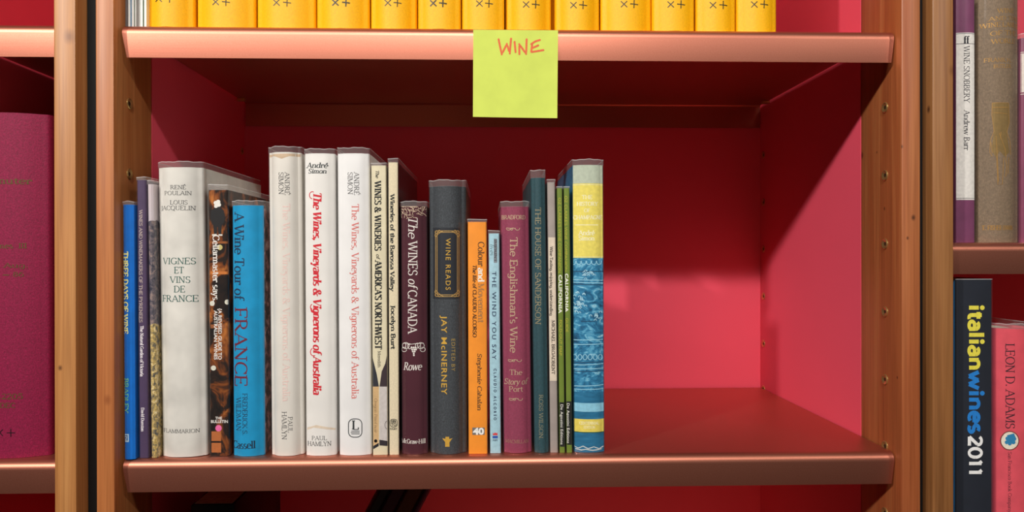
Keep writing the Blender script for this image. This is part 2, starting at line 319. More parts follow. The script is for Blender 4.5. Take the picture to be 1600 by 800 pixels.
# ------------------------------------------------------------------ a book with everything printed on its spine
class Book:
    """tl, tr, br, bl: the spine's corners as seen in the photograph; Y: how far behind the shelf's front edge the spine stands"""
    prev = None
    def __init__(s, name, label, tl, tr, br, bl, Y, z0, mat, bulge=.0, corner=.0012, depth=.19, film_h=.004, paperback=False,
                 cat='book', group='wine books on the shelf', pages=True, board_mat=None, board=.0026, h=None, lean=True, pw=2.4, row=None, ridges=()):
        P = [at(x, y, Y) for x, y in (tl, tr, br, bl)]
        for p_, (x, y) in zip(P, (tl, tr, br, bl)): p_.x = at(x, y, Y+(bulge+corner)*.85).x
        row = lean if row is None else row
        if row:
            pv = Book.prev
            if pv:
                f = lambda z: pv[0]+pv[1]*z
                g0 = f(0)+.00165-P[3].x; g1 = f(min(pv[2], P[0].z-z0))+.00165-(P[3].x+(P[0].x-P[3].x)*min(pv[2], P[0].z-z0)/(P[0].z-z0))
                q = max(0, g0, g1); P[0].x += q; P[3].x += q
            Book.prev = (P[2].x, (P[1].x-P[2].x)/(P[1].z-z0), P[1].z-z0)
        s.w = ((P[1].x-P[0].x)+(P[2].x-P[3].x))/2
        top = ((P[0]+P[1])/2); xb = (P[2].x+P[3].x)/2
        s.h = h or (top.z-z0)
        s.th = math.atan2(top.x-xb, top.z-z0) if lean else 0.0
        s.root = thing(name, label, cat, (xb, Y, z0+abs(math.sin(s.th))*s.w/2+.0002), group, ry=s.th)
        s.Y, s.bulge, s.pw, s.corner, s.n = Y, bulge, pw, corner, 0
        s.M = (Matrix.Translation(s.root.location) @ Matrix.Rotation(s.th, 4, 'Y')).inverted()
        d = depth; hw = s.w/2; t = min(board, s.w*.12)
        s.hw = hw
        # cross-section of the binding: boards joined by the spine
        xs = [-1+2*i/16 for i in range(17)] if bulge else [-1, 1]
        prof = [(x*(hw-corner), s.prof(x*(hw-corner))) for x in xs]
        e = bulge+corner
        rc = [(-hw+corner*(1-math.sin(a)), e-corner*math.cos(a)) for a in (math.radians(60), math.radians(30))]
        left = [(-hw, d), (-hw, e+.010)] + ([(-hw+.0007, e+.008), (-hw+.0007, e+.006)] if not paperback and s.w > .012 else []) + [(-hw, e+.004), (-hw, e)]
        right = [(-x, y) for x, y in reversed(left)]
        outer = left + rc + prof + [(-x, y) for x, y in reversed(rc)] + right
        y_in = e+t
        inner = [(hw-t, d), (hw-t, y_in), (-hw+t, y_in), (-hw+t, d)]
        bm = bmesh.new(); extrude_z(bm, outer+inner, 0, s.h)
        mats = [mat]
        if board_mat:
            mats.append(board_mat)
            bm.faces.ensure_lookup_table()
            for f in bm.faces:
                c = f.calc_center_median()
                if abs(c.x) > hw-.0009 and c.y > e+.0005 and abs(f.calc_center_median().z-s.h/2) < .01: f.material_index = 1
        s.cover = finish('cover', bm, mats, s.root)
        if pages:
            bm = bmesh.new(); k = .0 if paperback else .0028
            box(bm, -hw+t+.0001, hw-t-.0001, y_in+.0001, d-max(k, .0006), max(k, .0004), s.h-max(k, .0004))
            finish('page_block', bm, M_pages, s.root, smooth=False)
        if film_h is not None:
            g = .0006; th = .00018
            def shell(off):
                o = [(-hw-off, d-.004), (-hw-off, e)] + [(x*(1+off/hw), y-off) for x, y in rc+prof+[(-x, y) for x, y in reversed(rc)]] + [(hw+off, e), (hw+off, d-.004)]
                return o
            bm = bmesh.new(); a = shell(g)
            wv = lambda i, k: .0003*math.sin(a[i][0]*310+len(label)*.7)+.00022*math.sin(a[i][0]*730+k)
            lv = [0.0003]+([s.h*k/14 for k in range(1, 14)] if ridges else [])+[s.h-.0004, s.h+film_h-.0007, s.h+film_h]
            if ridges:
                xs_ = [-hw+2*hw*i/90 for i in range(91)]
                rd = lambda x: sum(h_*math.exp(-((x/hw-c_)/w_)**2) for c_, w_, h_ in ridges)
                a = [(-hw-g, d-.004), (-hw-g, e)]+[(x*(1+g/hw), s.prof(x)-g-rd(x)) for x in xs_[2:-2]]+[(hw+g, e), (hw+g, d-.004)]
            rows = [[bm.verts.new((x+(.0006*math.sin(z*31) if ridges and abs(x) < hw*.85 else 0), y, z+(wv(i, 1) if li > 1 and film_h > .002 else 0))) for i, (x, y) in enumerate(a)] for li, z in enumerate(lv)]
            for li in range(len(lv)-1):
                for i in range(len(a)-1):
                    bm.faces.new((rows[li][i], rows[li][i+1], rows[li+1][i+1], rows[li+1][i])).material_index = max(0, li-len(lv)+4)
            me_o = finish('clear_jacket', bm, [M_film, M_band, M_rim], s.root)
            me_o['label'] = 'clear plastic library jacket'
    def prof(s, x):
        if not s.bulge: return 0.0
        u = min(1, abs(x)/max(1e-6, s.w/2-s.corner)); return s.bulge*u**s.pw
    def loc(s, px, py):
        p = s.M @ at(px, py, s.Y)
        for _ in range(3): p = s.M @ at(px, py, s.Y+s.prof(p.x))
        return p.x, p.z
    def lay(s, polys, mat, name='lettering', lift=None, label=None, clip=True):
        """polys in spine coordinates (x, z) laid on the spine's surface as thin ink"""
        bm = bmesh.new(); s.n += 1
        lift = lift if lift is not None else .00012
        lim = s.w/2-.0002
        for i, q in enumerate(polys):
            vs = [bm.verts.new((max(-lim, min(lim, x)) if clip else x, -(i % 41)*1.6e-6, z)) for x, z in q]
            try: bm.faces.new(vs)
            except ValueError: pass
        if s.bulge:
            for k in range(-7, 8):
                bmesh.ops.bisect_plane(bm, geom=bm.verts[:]+bm.edges[:]+bm.faces[:], plane_co=(k/8*s.w/2, 0, 0), plane_no=(1, 0, 0))
        for xx in (-(s.hw-s.corner), s.hw-s.corner, -(s.hw-s.corner*.4), s.hw-s.corner*.4):
            bmesh.ops.bisect_plane(bm, geom=bm.verts[:]+bm.edges[:]+bm.faces[:], plane_co=(xx, 0, 0), plane_no=(1, 0, 0))
        for i, v in enumerate(bm.verts):
            v.co.y += s.prof(v.co.x)-lift
            ax = abs(v.co.x)-(s.hw-s.corner)
            if ax > 0: v.co.y += s.corner-math.sqrt(max(0, s.corner**2-min(ax, s.corner)**2))
        for k, f in enumerate(bm.faces): f.normal_update()
        for f in bm.faces:
            if f.normal.y > 0: f.normal_flip()
        me = bpy.data.meshes.new(name); bm.to_mesh(me); bm.free()
        o = link(name, me, mat, s.cover)
        if label: o['label'] = label
        return o
    def text(s, string, x0, y0, x1, y1, col, font='serif', rot='d', T=.15, t=.055, italic=0.0, track=0.0, bold=0.0, name='title_lettering', slab=1.0, mat=None, lift=None):
        L0 = (y1-y0) if rot == 'd' else (x1-x0); capx = (x1-x0) if rot == 'd' else (y1-y0)
        ratio = L0/capx
        if font == 'serif':
            nat = serif_width(string, track); rx = ratio/nat
            polys, w = serif_polys(string, T, t, rx, italic, track, slab); sx = 1.0
        else:
            polys, w = sans_polys(string, bold, 1+track); sx = ratio/w
            if italic: polys = [tuple((p[0]+italic*p[1]/sx, p[1]) for p in q) for q in polys]
        if rot == 'd':
            o = s.loc(x0, y0); e = s.loc(x0, y1); c = s.loc(x1, y0)
        else:
            o = s.loc(x0, y1); e = s.loc(x1, y1); c = s.loc(x0, y0)
        ax = ((e[0]-o[0])/ratio, (e[1]-o[1])/ratio); ay = (c[0]-o[0], c[1]-o[1])
        Q = [tuple((o[0]+ax[0]*p[0]*sx+ay[0]*p[1], o[1]+ax[1]*p[0]*sx+ay[1]*p[1]) for p in q) for q in polys]
        return s.lay(Q, mat or ink_mat(col), name, lift)
    def poly(s, pts, col=None, mat=None, name='panel_print', lift=.00006):
        pl = pts if isinstance(pts[0][0], (tuple, list)) else [pts]
        return s.lay([[s.loc(*p) for p in q] for q in pl], mat or ink_mat(col), name, lift)
    def rect(s, x0, y0, x1, y1, col=None, mat=None, name='panel_print', lift=.00006):
        return s.poly([(x0, y0), (x1, y0), (x1, y1), (x0, y1)], col, mat, name, lift)
    def lines(s, strokes, width, col=None, mat=None, name='ornament', lift=.00014):
        out = []
        for st in strokes: strip(st, lambda dx, dy: width, out)
        return s.poly([list(q) for q in out], col, mat, name, lift)
def disc(cx, cy, r, n=18, ry=None): return [(cx+r*math.cos(2*math.pi*i/n), cy+(ry or r)*math.sin(2*math.pi*i/n)) for i in range(n)]
def arc(cx, cy, rx, ry, a0, a1, n=10): return [(cx+rx*math.cos(math.radians(a0+(a1-a0)*i/n)), cy+ry*math.sin(math.radians(a0+(a1-a0)*i/n))) for i in range(n+1)]
def rounded(x0, y0, x1, y1, r, n=5):
    return (arc(x1-r, y0+r, r, r, -90, 0, n)+arc(x1-r, y1-r, r, r, 0, 90, n)+arc(x0+r, y1-r, r, r, 90, 180, n)+arc(x0+r, y0+r, r, r, 180, 270, n))

# ------------------------------------------------------------------ setting
FLOOR = -1.02; TOP = .80
def structure(name, bm, mat):
    o = finish(name, bm, mat, None, smooth=False); o['kind'] = 'structure'; return o
bm = bmesh.new(); box(bm, -3, 3, -3.2, .9, FLOOR-.05, FLOOR)
structure('floor', bm, wood('floor_boards', (92, 62, 40), (120, 84, 56), (140, 100, 68), 3.0))
bm = bmesh.new(); box(bm, -3, 3, .40, .5, FLOOR, 1.9)
structure('wall_back', bm, plain('wall_paint', (190, 180, 168), .8))

# ------------------------------------------------------------------ bookcases
YF, YP, YB = -.010, .0668, .354
X0, X1 = -.3626, .3614
LW = .125  # narrow shape keeps bounced light out of the neighbouring bookcase's dark cavity
nl1 = at(118.5, 400, YF).x; nl0 = at(84, 400, YF).x
nr0 = at(1457, 400, YF).x; nr1 = at(1490.5, 400, YF).x
def knot(p, cx, r, c): return ((p.x-cx, p.y, p.z-FLOOR), r, c)
DK = (62, 30, 16)
W_a = wood('cherry_wood', (172, 100, 54), (190, 118, 66), (202, 136, 82), 0.0, knots=[knot(at(168, 625, YF), (X0+X1)/2, .003, (150, 84, 44))])
W_b = wood('cherry_wood_pale', (174, 114, 62), (192, 132, 76), (204, 150, 92), 4.0, knots=[knot(at(108, 57, YF), nl0-LW/2, .0042, (134, 84, 46)), knot(at(94, 575, YF), nl0-LW/2, .0016, (90, 52, 30))])
W_c = wood('cherry_wood_brown', (120, 78, 42), (150, 100, 57), (168, 120, 72), 9.0, knots=[knot(at_x(1451, 171, nr0), nr1+.3615, .0022, DK), knot(at(1488, 110, YF), nr1+.3615, .003, (120, 76, 42))])
W_d = wood('cherry_wood_red', (140, 72, 40), (164, 90, 50), (180, 112, 66), 6.0, knots=[knot(at_x(q[0], q[1], X1) if q[0] < 1408 else at(q[0], q[1], YF), (X0+X1)/2, q[2], DK) for q in ((1347, 243, .0024), (1409, 229, .0012), (1427, 340, .0017), (1418, 372, .0011), (1382, 326, .0012), (1370, 238, .0009), (1402, 590, .001))])
def post(bm, x0, x1): box(bm, x0, x1, YF, YP, FLOOR, TOP, .0016, 2)
def socket(bm, X, sgn, y, z):
    """brass shelf-pin socket let into an upright; sgn: which way the upright's face looks"""
    seg = 20
    prof = [(.0052, 0), (.0052, .0006), (.0046, .0011), (.0039, .0010), (.0030, .0005), (.0019, .0002)]
    rings = [[bm.verts.new((X+sgn*hh, y+r*math.cos(2*math.pi*i/seg), z+r*math.sin(2*math.pi*i/seg))) for i in range(seg)] for r, hh in prof]
    for a, b in zip(rings, rings[1:]):
        for i in range(seg): bm.faces.new((a[i], a[(i+1) % seg], b[(i+1) % seg], b[i]))
    f = bm.faces.new(rings[-1]); f.material_index = 1  # flat disc, the hole's depth is only dark colour
def bookcase(label, xin0, xin1, t0, t1, mats, sockets=()):
    """uprights of solid wood at the front, crimson panels behind, a crimson back"""
    r = thing('bookcase', label, 'bookcase', ((xin0+xin1)/2, 0, FLOOR), 'library bookcases')
    cx = (xin0+xin1)/2
    inv = Matrix.Translation((-cx, 0, -FLOOR))
    def put(name, bm, m, sm=True):
        bm.transform(inv); return finish(name, bm, m, r, smooth=sm)
    for x0, x1, m in ((xin0-t0, xin0, mats[0]), (xin1, xin1+t1, mats[1])):
        bm = bmesh.new(); post(bm, x0, x1); put('upright', bm, m)
    for x0, x1 in ((xin0-t0, xin0), (xin1, xin1+t1)):
        bm = bmesh.new(); box(bm, x0, x1, YP, YB, FLOOR, TOP); put('side_panel', bm, M_panel, False)
    bm = bmesh.new(); box(bm, xin0-t0, xin1+t1, YB, YB+.016, FLOOR, TOP); put('back_panel', bm, M_panel, False)
    bm = bmesh.new(); box(bm, xin0-t0, xin1+t1, YF, YB+.016, TOP, TOP+.02, .002); put('top_board', bm, mats[0])
    bm = bmesh.new(); box(bm, xin0+.001, xin1-.001, .01, YB-.002, FLOOR, FLOOR+.09, .002); put('plinth', bm, mats[0])
    for X, sg, y, z in sockets:
        bm = bmesh.new(); socket(bm, X, sg, y, z); put('pin_socket', bm, [M_brass, M_hole_shade])
    return r
sk = []
for py in (168, 274, 381, 487, 593, 697, 801): p = at_x(1383, py, X1); sk.append((X1, -1, p.y, p.z))
for py in (242, 316, 389, 463, 537, 608): p = at_x(1193, py, X1); sk.append((X1, -1, p.y, p.z))
for py in (162, 272): p = at_x(202, py, X0); sk.append((X0, 1, p.y, p.z))
p = at_x(378, 236, X0); sk.append((X0, 1, p.y, p.z))
tl_ = at(181, 400, YF).x - at(148, 400, YF).x
gx = X0-at(149.5, 400, YF).x; hx = at(1438.5, 400, YF).x-X1
bookcase('wooden bookcase with crimson lining holding the row of wine books', X0, X1, gx, hx, (W_a, W_d), sk)
bookcase('bookcase with a tall maroon volume on its shelf', nl0-LW, nl0, .02, nl1-nl0, (W_b, W_b))
bookcase('bookcase holding the olive cloth book and the dark yearbook', nr1, nr1+.723, nr1-nr0, .02, (W_c, W_c))
bm = bmesh.new(); box(bm, nl1+.0002, X0-gx-.0002, .009, .06, FLOOR, TOP, .001); o = finish('gap_strip_1', bm, M_black); o['kind'] = 'structure'  # plain black strips close the gaps between neighbouring uprights
bm = bmesh.new(); box(bm, X1+hx+.0002, nr0-.0002, .005, .06, FLOOR, TOP, .001); o = finish('gap_strip_2', bm, M_black); o['kind'] = 'structure'

# ------------------------------------------------------------------ folded metal shelves
def shelf_mesh(w=.36):
    r = .0078; t = .0013
    out = [(.0016, -.030)]
    out += [(.0, -r-.0006)]
    out += [(r-r*math.cos(a), -r+r*math.sin(a)) for a in [math.radians(q) for q in (15, 30, 45, 60, 75, 90)]]
    yb = YB-.003
    out += [(yb-.002, 0), (yb, -.002), (yb, -.033)]
    inn = [(yb-t, -.033), (yb-t, -.003), (yb-.003, -t), (r, -t), (r-.0032, -.003), (t, -r-.001), (.0016+t, -.030)]
    prof = out+inn; n = len(prof)
    xs = [-w, -w/2, 0, w/2, w]
    bm = bmesh.new(); rows = []
    for x in xs:
        rr = []
        for y, z in prof:
            k = max(0, -(z+r))/.026 if y < .006 else 0
            xx = x-math.copysign(.0042 if x < 0 else .0022, x)*k if abs(x) == w else x
            rr.append(bm.verts.new((xx, y, z)))
        rows.append(rr)
    for a, b in zip(rows, rows[1:]):
        for i in range(n): bm.faces.new((a[i], b[i], b[(i+1) % n], a[(i+1) % n]))
    bm.faces.new(rows[0]); bm.faces.new(list(reversed(rows[-1])))
    bmesh.ops.recalc_face_normals(bm, faces=bm.faces)
    me = bpy.data.meshes.new('shelf'); bm.to_mesh(me); bm.free()
    for p in me.polygons: p.use_smooth = True
    me.set_sharp_from_angle(angle=math.radians(40)); me.materials.append(M_copper); return me
SHELF = shelf_mesh(); SHELF_N = shelf_mesh(LW/2-.0014)
Z_TOP = .4
Z_LOW = -.27
ZR1 = at(1540, 379, 0).z; ZR2 = -.12
cl = nl0-LW/2; cr = nr1+.723/2
def shelf(x, z, label, me=None):
    o = bpy.data.objects.new('shelf', me or SHELF); C.objects.link(o); o.location = (x, 0, z); return tag(o, label, 'shelf', 'copper metal shelves')
shelf(0, 0, 'copper metal shelf carrying the row of wine books')
top_shelf = shelf(0, Z_TOP, 'copper metal shelf under the yellow volumes, with the green note on its lip')
shelf(0, Z_LOW, 'lower copper metal shelf in shadow, carrying leaning books')
shelf(cl, 0, 'copper metal shelf under the tall maroon volume', SHELF_N)
shelf(cl, Z_TOP, 'empty copper metal shelf above the tall maroon volume', SHELF_N)
shelf(cr, ZR1, 'dark copper metal shelf under the olive cloth book')
shelf(cr, ZR2, 'copper metal shelf under the dark yearbook and the pink book')
def pins(px, X, z):
    for x, sg in ((X, 1), (-X, -1)):
        for y in (.03, .318):
            bm = bmesh.new(); box(bm, min(x, x-sg*.010), max(x, x-sg*.010), y-.004, y+.004, z-.0052, z-.0016, .0006)
            bm.transform(Matrix.Translation((px, 0, 0)))
            o = finish('shelf_pin', bm, M_brass); tag(o, 'small brass pin under the shelf', 'shelf pin', 'brass shelf pins')

# ------------------------------------------------------------------ books on the main shelf
BK = {}; Book.prev = (X0, 0, 1)
blue = plain('blue_jacket', (4, 116, 216), .35)
b = BK['three'] = Book('book', 'bright blue hardback beside the wooden upright with yellow spine lettering', (187.6, 320), (209.5, 320), (212.5, 716), (190, 716), .002, 0, blue, .0015, .001, .17, .003)
b.text('THREE DAYS OF WINE', 192.8, 393, 199.8, 522, (252, 250, 160), T=.3, t=.14)
b.text('BRADLEY', 193.6, 591, 200.4, 645, (130, 215, 140), T=.2, t=.1, name='author_lettering')
b.rect(193.4, 678, 201.4, 690.5, (190, 225, 245), name='publisher_logo'); b.rect(194, 680, 199.6, 688.5, (20, 105, 175), name='publisher_logo', lift=.0001)
b.lines([[(195, 682), (198.3, 682), (197, 686.5)], [(194.9, 681), (194.9, 687), (198, 687.6)]], 1.1, (235, 245, 250), name='publisher_logo')

purp = plain('purple_jacket', (78, 60, 92), .4)
vine = bpy.data.materials.new('vineyard_picture'); vine.use_nodes = True
def vineyard(m):
    N, L = m.node_tree.nodes, m.node_tree.links; b = N['Principled BSDF']; b.inputs['Roughness'].default_value = .4
    t = N.new('ShaderNodeTexCoord'); sp = N.new('ShaderNodeSeparateXYZ'); L.new(t.outputs['Object'], sp.inputs[0])
    f = noise(N, L, coords(N, L), 210, 6, .7, .8); g = noise(N, L, coords(N, L), 26, 3)
    ad = N.new('ShaderNodeMath'); ad.operation = 'MULTIPLY_ADD'; ad.inputs[1].default_value = .04
    L.new(g, ad.inputs[0]); L.new(sp.outputs['Z'], ad.inputs[2])
    vines = ramp(N, [(.34, (52, 58, 70)), (.44, (132, 122, 100)), (.52, (206, 174, 92)), (.62, (240, 222, 176))]); L.new(f, vines.inputs['Fac'])
    hill = ramp(N, [(.35, (44, 50, 66)), (.5, (104, 96, 104)), (.66, (170, 146, 136))]); L.new(f, hill.inputs['Fac'])
    sky = ramp(N, [(.0, (214, 190, 190)), (1, (206, 206, 214))]); L.new(g, sky.inputs['Fac'])
    def mix(edge, lo, hi):
        gt = N.new('ShaderNodeMath'); gt.operation = 'GREATER_THAN'; gt.inputs[1].default_value = edge; L.new(ad.outputs[0], gt.inputs[0])
        mx = N.new('ShaderNodeMix'); mx.data_type = 'RGBA'; L.new(gt.outputs[0], mx.inputs[0]); L.new(lo, mx.inputs[6]); L.new(hi, mx.inputs[7]); return mx.outputs[2]
    o = mix(.145, vines.outputs[0], hill.outputs[0]); o = mix(.24, o, sky.outputs[0]); L.new(o, b.inputs['Base Color'])
vineyard(vine)
b = BK['pyrenees'] = Book('book', 'slim purple paperback with pale capitals running down', (211.5, 281), (228, 282), (234, 716), (214.5, 716), .0065, 0, purp, .0, .0016, .2, .003, paperback=True)
b.text('WINES AND WINEMAKERS OF THE PYRENEES', 217.5, 328, 222.5, 504, (190, 172, 166), T=.2, t=.11)
b.text('The Natural Garden of Victoria', 219.3, 509, 224.3, 588, (236, 228, 232), T=.23, t=.1, name='subtitle_lettering')
b.text('David Dunstan', 220.7, 637, 225.4, 674, (236, 228, 232), T=.23, t=.1, name='author_lettering')

b = Book('book', 'thin paperback with a vineyard photograph covering its whole spine', (228, 288), (240.8, 288), (247, 716), (234.6, 716), .0065, 0, vine, .0006, .0015, .18, .0035, paperback=True)
creamw = plain('worn_white_jacket', (222, 219, 211), .45, .09, 26, .35)
b = BK['vignes'] = Book('book', 'thick ivory jacketed book with green capitals on its worn spine', (243.5, 262), (318, 262), (325, 712), (250.5, 712), .0075, 0, creamw, .0055, .003, .185, .0055, pw=3)
dk = (64, 68, 70); tq = (44, 96, 88)
for t_, x0, y0, x1, y1, c, T in (('RENÉ', 266, 289.4, 291, 295.6, dk, .13), ('POULAIN', 257, 298.8, 300, 305, dk, .13), ('LOUIS', 265.5, 313, 293.5, 319.4, dk, .13), ('JACQUELIN', 251.5, 322, 306.5, 328.6, dk, .13),
        ('VIGNES', 255, 402.8, 307, 412.6, tq, .14), ('ET', 272, 417.2, 287.5, 427, tq, .14), ('VINS', 265.5, 432, 298, 441.8, tq, .14), ('DE', 271.5, 446.8, 289.6, 456.6, tq, .14), ('FRANCE', 254, 461, 311, 471, tq, .14), ('FLAMMARION', 255.5, 669, 313, 674.8, (70, 72, 72), .12)):
    b.text(t_, x0, y0, x1, y1, c, rot='h', T=T, t=.06, name='title_lettering' if c == tq else ('publisher_lettering' if t_ == 'FLAMMARION' else 'author_lettering'))

barrels = picture('barrel_picture', [(.32, (18, 14, 14)), (.46, (40, 26, 20)), (.53, (120, 62, 24)), (.66, (196, 118, 52)), (.8, (214, 150, 84))], (1, 1, .8), 42, 3, 1.2, .3)
b = BK['cellar'] = Book('book', 'paperback with brown barrel picture on its spine and a stout figure in black', (325.5, 297), (357.5, 297), (358, 710), (329.5, 710), .010, 0, barrels, .0, .002, .185, .005, paperback=True)
b.poly(disc(340, 339, 11.5, 22, 16), (20, 18, 20), name='figure_print')
b.poly([[(333, 350), (339.5, 350), (338.5, 367), (334.5, 367)], [(340.5, 350), (347, 350), (345.5, 367), (341.5, 367)], [(329, 329), (336, 325), (337, 331), (330, 336)], [(343, 325), (350, 329), (350, 334), (343, 331)]], (20, 18, 20), name='figure_print', lift=.00009)
b.poly([disc(337, 317, 3.2), disc(341, 315.5, 3.4), disc(342.5, 320, 3), disc(337.5, 322, 3), disc(340, 319, 4.4)], (238, 234, 226), name='figure_print', lift=.00012)
b.poly([[(331.5, 366), (338.5, 365.5), (338.5, 368.5), (331.5, 368.5)], [(341.5, 366), (347.5, 366), (347.5, 368.5), (341.5, 368.5)]], (226, 220, 210), name='figure_print', lift=.00012)
b.rect(328.2, 377, 357.5, 380.5, (150, 84, 34), name='panel_print'); b.rect(329, 424, 357.8, 428.5, (205, 120, 50)); b.rect(329, 507, 352, 513, (150, 86, 44))
b.poly([disc(343.5, 386.5, 4.2)], (205, 190, 120), name='panel_print'); [b.poly([disc(*q)], (225, 222, 205), name='dot_print') for q in ((331.5, 474, 4), (355, 472, 4), (333.5, 575, 4))]
b.poly([[(330.5, 674), (345.5, 674), (345.5, 689), (330.5, 689)], [(330.5, 692), (345.5, 692), (345.5, 707), (330.5, 707)]], (184, 106, 54), name='panel_print')
wht = (240, 236, 230)
b.text('Cellarmaster says...', 332.8, 367, 342.5, 478, wht, T=.19, t=.09)
b.text('{A REVISED GUIDE TO', 341.2, 482, 346.4, 562, wht, 'sans', bold=.02, name='subtitle_lettering'); b.text('AUSTRALIAN WINES', 334.6, 485, 339.8, 562, wht, 'sans', bold=.02, name='subtitle_lettering')
b.text('THE', 336.5, 651.2, 347, 655.2, wht, 'sans', 'h', bold=.02, name='publisher_lettering'); b.text('BULLETIN', 329.8, 656.4, 356, 660.8, wht, 'sans', 'h', bold=.02, name='publisher_lettering')
b.poly([disc(341.5, 669, 5)], (240, 110, 170), name='publisher_logo')

cyan = plain('sky_blue_jacket', (22, 152, 204), .35)
pic = picture('flower_picture', [(.3, (40, 40, 42)), (.48, (92, 82, 80)), (.56, (176, 120, 116)), (.7, (214, 190, 180))], (1, 1, 1), 130, 5)
b = BK['tour'] = Book('book', 'sky blue hardback with dark red capitals and dark title running down', (357.5, 321), (413, 321), (413, 713), (362, 713), .0085, 0, cyan, .0045, .003, .165, .0045, board_mat=pic)
b.text('A Wine Tour of', 366.5, 332, 381, 468, (24, 52, 84), T=.17, t=.07)
b.text('FRANCE', 367, 480, 386, 604, (112, 30, 52), T=.16, t=.06)
b.text('FREDERICK S.', 379, 614.5, 386.3, 680, (24, 44, 72), T=.13, t=.06, name='author_lettering'); b.text('WILDMAN', 369.2, 621, 376.4, 673, (24, 44, 72), T=.13, t=.06, name='author_lettering')
b.text('Cassell', 363, 688.5, 399.5, 700, (20, 44, 70), rot='h', T=.16, t=.06, name='publisher_lettering')

wj = [plain('white_jacket', c, .42, .03, 30, .35) for c in ((226, 221, 212), (236, 233, 228), (238, 237, 236))]
spec = [('white jacketed hardback with title faded to very pale pink', (419, 238), (472, 238), (474.5, 712), (426, 712), wj[0], .006, .0055),
        ('white jacketed hardback with bold red italic title', (475.5, 240), (524.5, 240), (525.5, 711), (479.5, 711), wj[1], .0025, .0045),
        ('white jacketed hardback with salmon title and boxed letter mark', (526.5, 240), (578, 240), (580.5, 711), (530.5, 711), wj[2], .0025, .0055)]
WB = []
for k, (lb, a_, b_, c_, d_, m, bu, fh) in enumerate(spec):
    WB.append(Book('book', lb, a_, b_, c_, d_, .0085, 0, m, bu, .003, .185, fh, pw=3))
gr = (84, 84, 84); ttl = 'The Wines, Vineyards & Vignerons of Australia'
b = WB[0]; b.text('ANDRÉ', 445, 269, 452.3, 305, gr, T=.13, t=.06, name='author_lettering'); b.text('SIMON', 435.5, 269, 443, 304, gr, T=.13, t=.06, name='author_lettering')
b.text(ttl, 441.8, 318, 453, 627, (236, 206, 198), T=.15, t=.06); b.text('PAUL', 450, 651, 457, 676, gr, T=.13, t=.06, name='publisher_lettering'); b.text('HAMLYN', 440.5, 643, 448, 687, gr, T=.13, t=.06, name='publisher_lettering')
b.poly([(420.5, 242), (470, 241), (470, 245), (452, 244), (440, 248), (428, 244), (421, 246)], (206, 180, 150), name='stain')
b = WB[1]; b.text('André', 479, 254.5, 512, 262.5, (40, 50, 50), rot='h', T=.2, t=.08, italic=.2, name='author_lettering'); b.text('Simon', 481.5, 264, 510, 271, (40, 50, 50), rot='h', T=.2, t=.08, italic=.2, name='author_lettering')
b.text(ttl, 489.5, 300, 502, 616, (214, 36, 52), T=.25, t=.09, italic=.18)
[b.lines([q], 1.2, (214, 36, 52), name='title_flourish') for q in (arc(488, 305, 4.5, 5.5, 90, 300), arc(489, 480, 4, 5, 60, 250), arc(490, 550, 5, 6, 60, 250))]
b.text('PAUL', 487, 681, 511, 687.4, gr, rot='h', T=.13, t=.06, name='publisher_lettering'); b.text('HAMLYN', 480.5, 689, 518, 696, gr, rot='h', T=.13, t=.06, name='publisher_lettering')
b.poly([(480, 668), (494, 664), (510, 667), (524, 669), (524, 672), (505, 670), (490, 668), (480, 672)], (226, 208, 186), name='stain')
b = WB[2]; b.text('ANDRÉ', 553.3, 269, 561, 305, gr, T=.13, t=.06, name='author_lettering'); b.text('SIMON', 543.5, 269, 551, 304, gr, T=.13, t=.06, name='author_lettering')
b.text(ttl, 549.6, 318.5, 560.4, 623, (222, 112, 104), T=.15, t=.06)
b.lines([rounded(544.5, 654.5, 565.5, 683, 8)+[(557.5, 654.5)]], 1.3, (50, 56, 58), name='publisher_logo'); b.text('L', 550, 657, 561, 671, (40, 46, 48), rot='h', T=.2, t=.08, name='publisher_logo')
b.lines([[(549, 673.5), (562, 673.5)], [(548, 675.8), (562, 675.8)], [(549, 678), (562, 678)]], 1, (50, 56, 58), name='publisher_logo')

crm = plain('cream_paper', (226, 216, 184), .5, .05, 40)
b = BK['nw'] = Book('book', 'slim cream paperback with bold black capitals above two pictured bottles', (580, 259), (603.5, 259), (606, 710), (583, 710), .0095, 0, crm, .0, .0012, .2, .0025, paperback=True)
b.text('The', 587, 266, 592, 278, (40, 40, 38), T=.22, t=.1, italic=.2); b.text('WINES & WINERIES', 585.5, 283, 595.5, 392, (28, 30, 30), T=.24, t=.09); b.text('of', 588, 397, 593.5, 404, (40, 40, 38), T=.2, t=.1, italic=.2)
b.text("AMERICA'S NORTHWEST", 586, 407, 596.3, 546, (28, 30, 30), T=.24, t=.09); b.text('Meredith', 590.3, 548.5, 595, 574, (60, 56, 50), T=.14, t=.07, name='author_lettering')
b.poly([(581.5, 559), (585, 570), (589, 586), (592, 604), (582.2, 604)], (46, 48, 56), name='bottle_print'); b.poly([(606, 555), (602, 568), (596.5, 580), (593, 604), (606, 604)], (58, 44, 50), name='bottle_print')
b.poly([(582.2, 604), (591.8, 604), (591.8, 692), (582.5, 697)], (214, 178, 128), name='bottle_print'); b.poly([(592.8, 604), (606, 604), (606, 689), (592.8, 687)], (208, 200, 196), name='bottle_print')
b.poly([(582.8, 697), (591.8, 692), (591.8, 697), (582.8, 702)], (30, 32, 40), name='bottle_print'); b.poly([(592.8, 687), (606, 689), (606, 697), (592.8, 696)], (44, 38, 46), name='bottle_print')
b.text('Oregon Pinot noir', 585, 622, 589.5, 676, (120, 92, 60), T=.12, t=.06, italic=.2, name='bottle_print'); b.poly([disc(587, 689, 2.6)], (160, 96, 52), name='bottle_print')
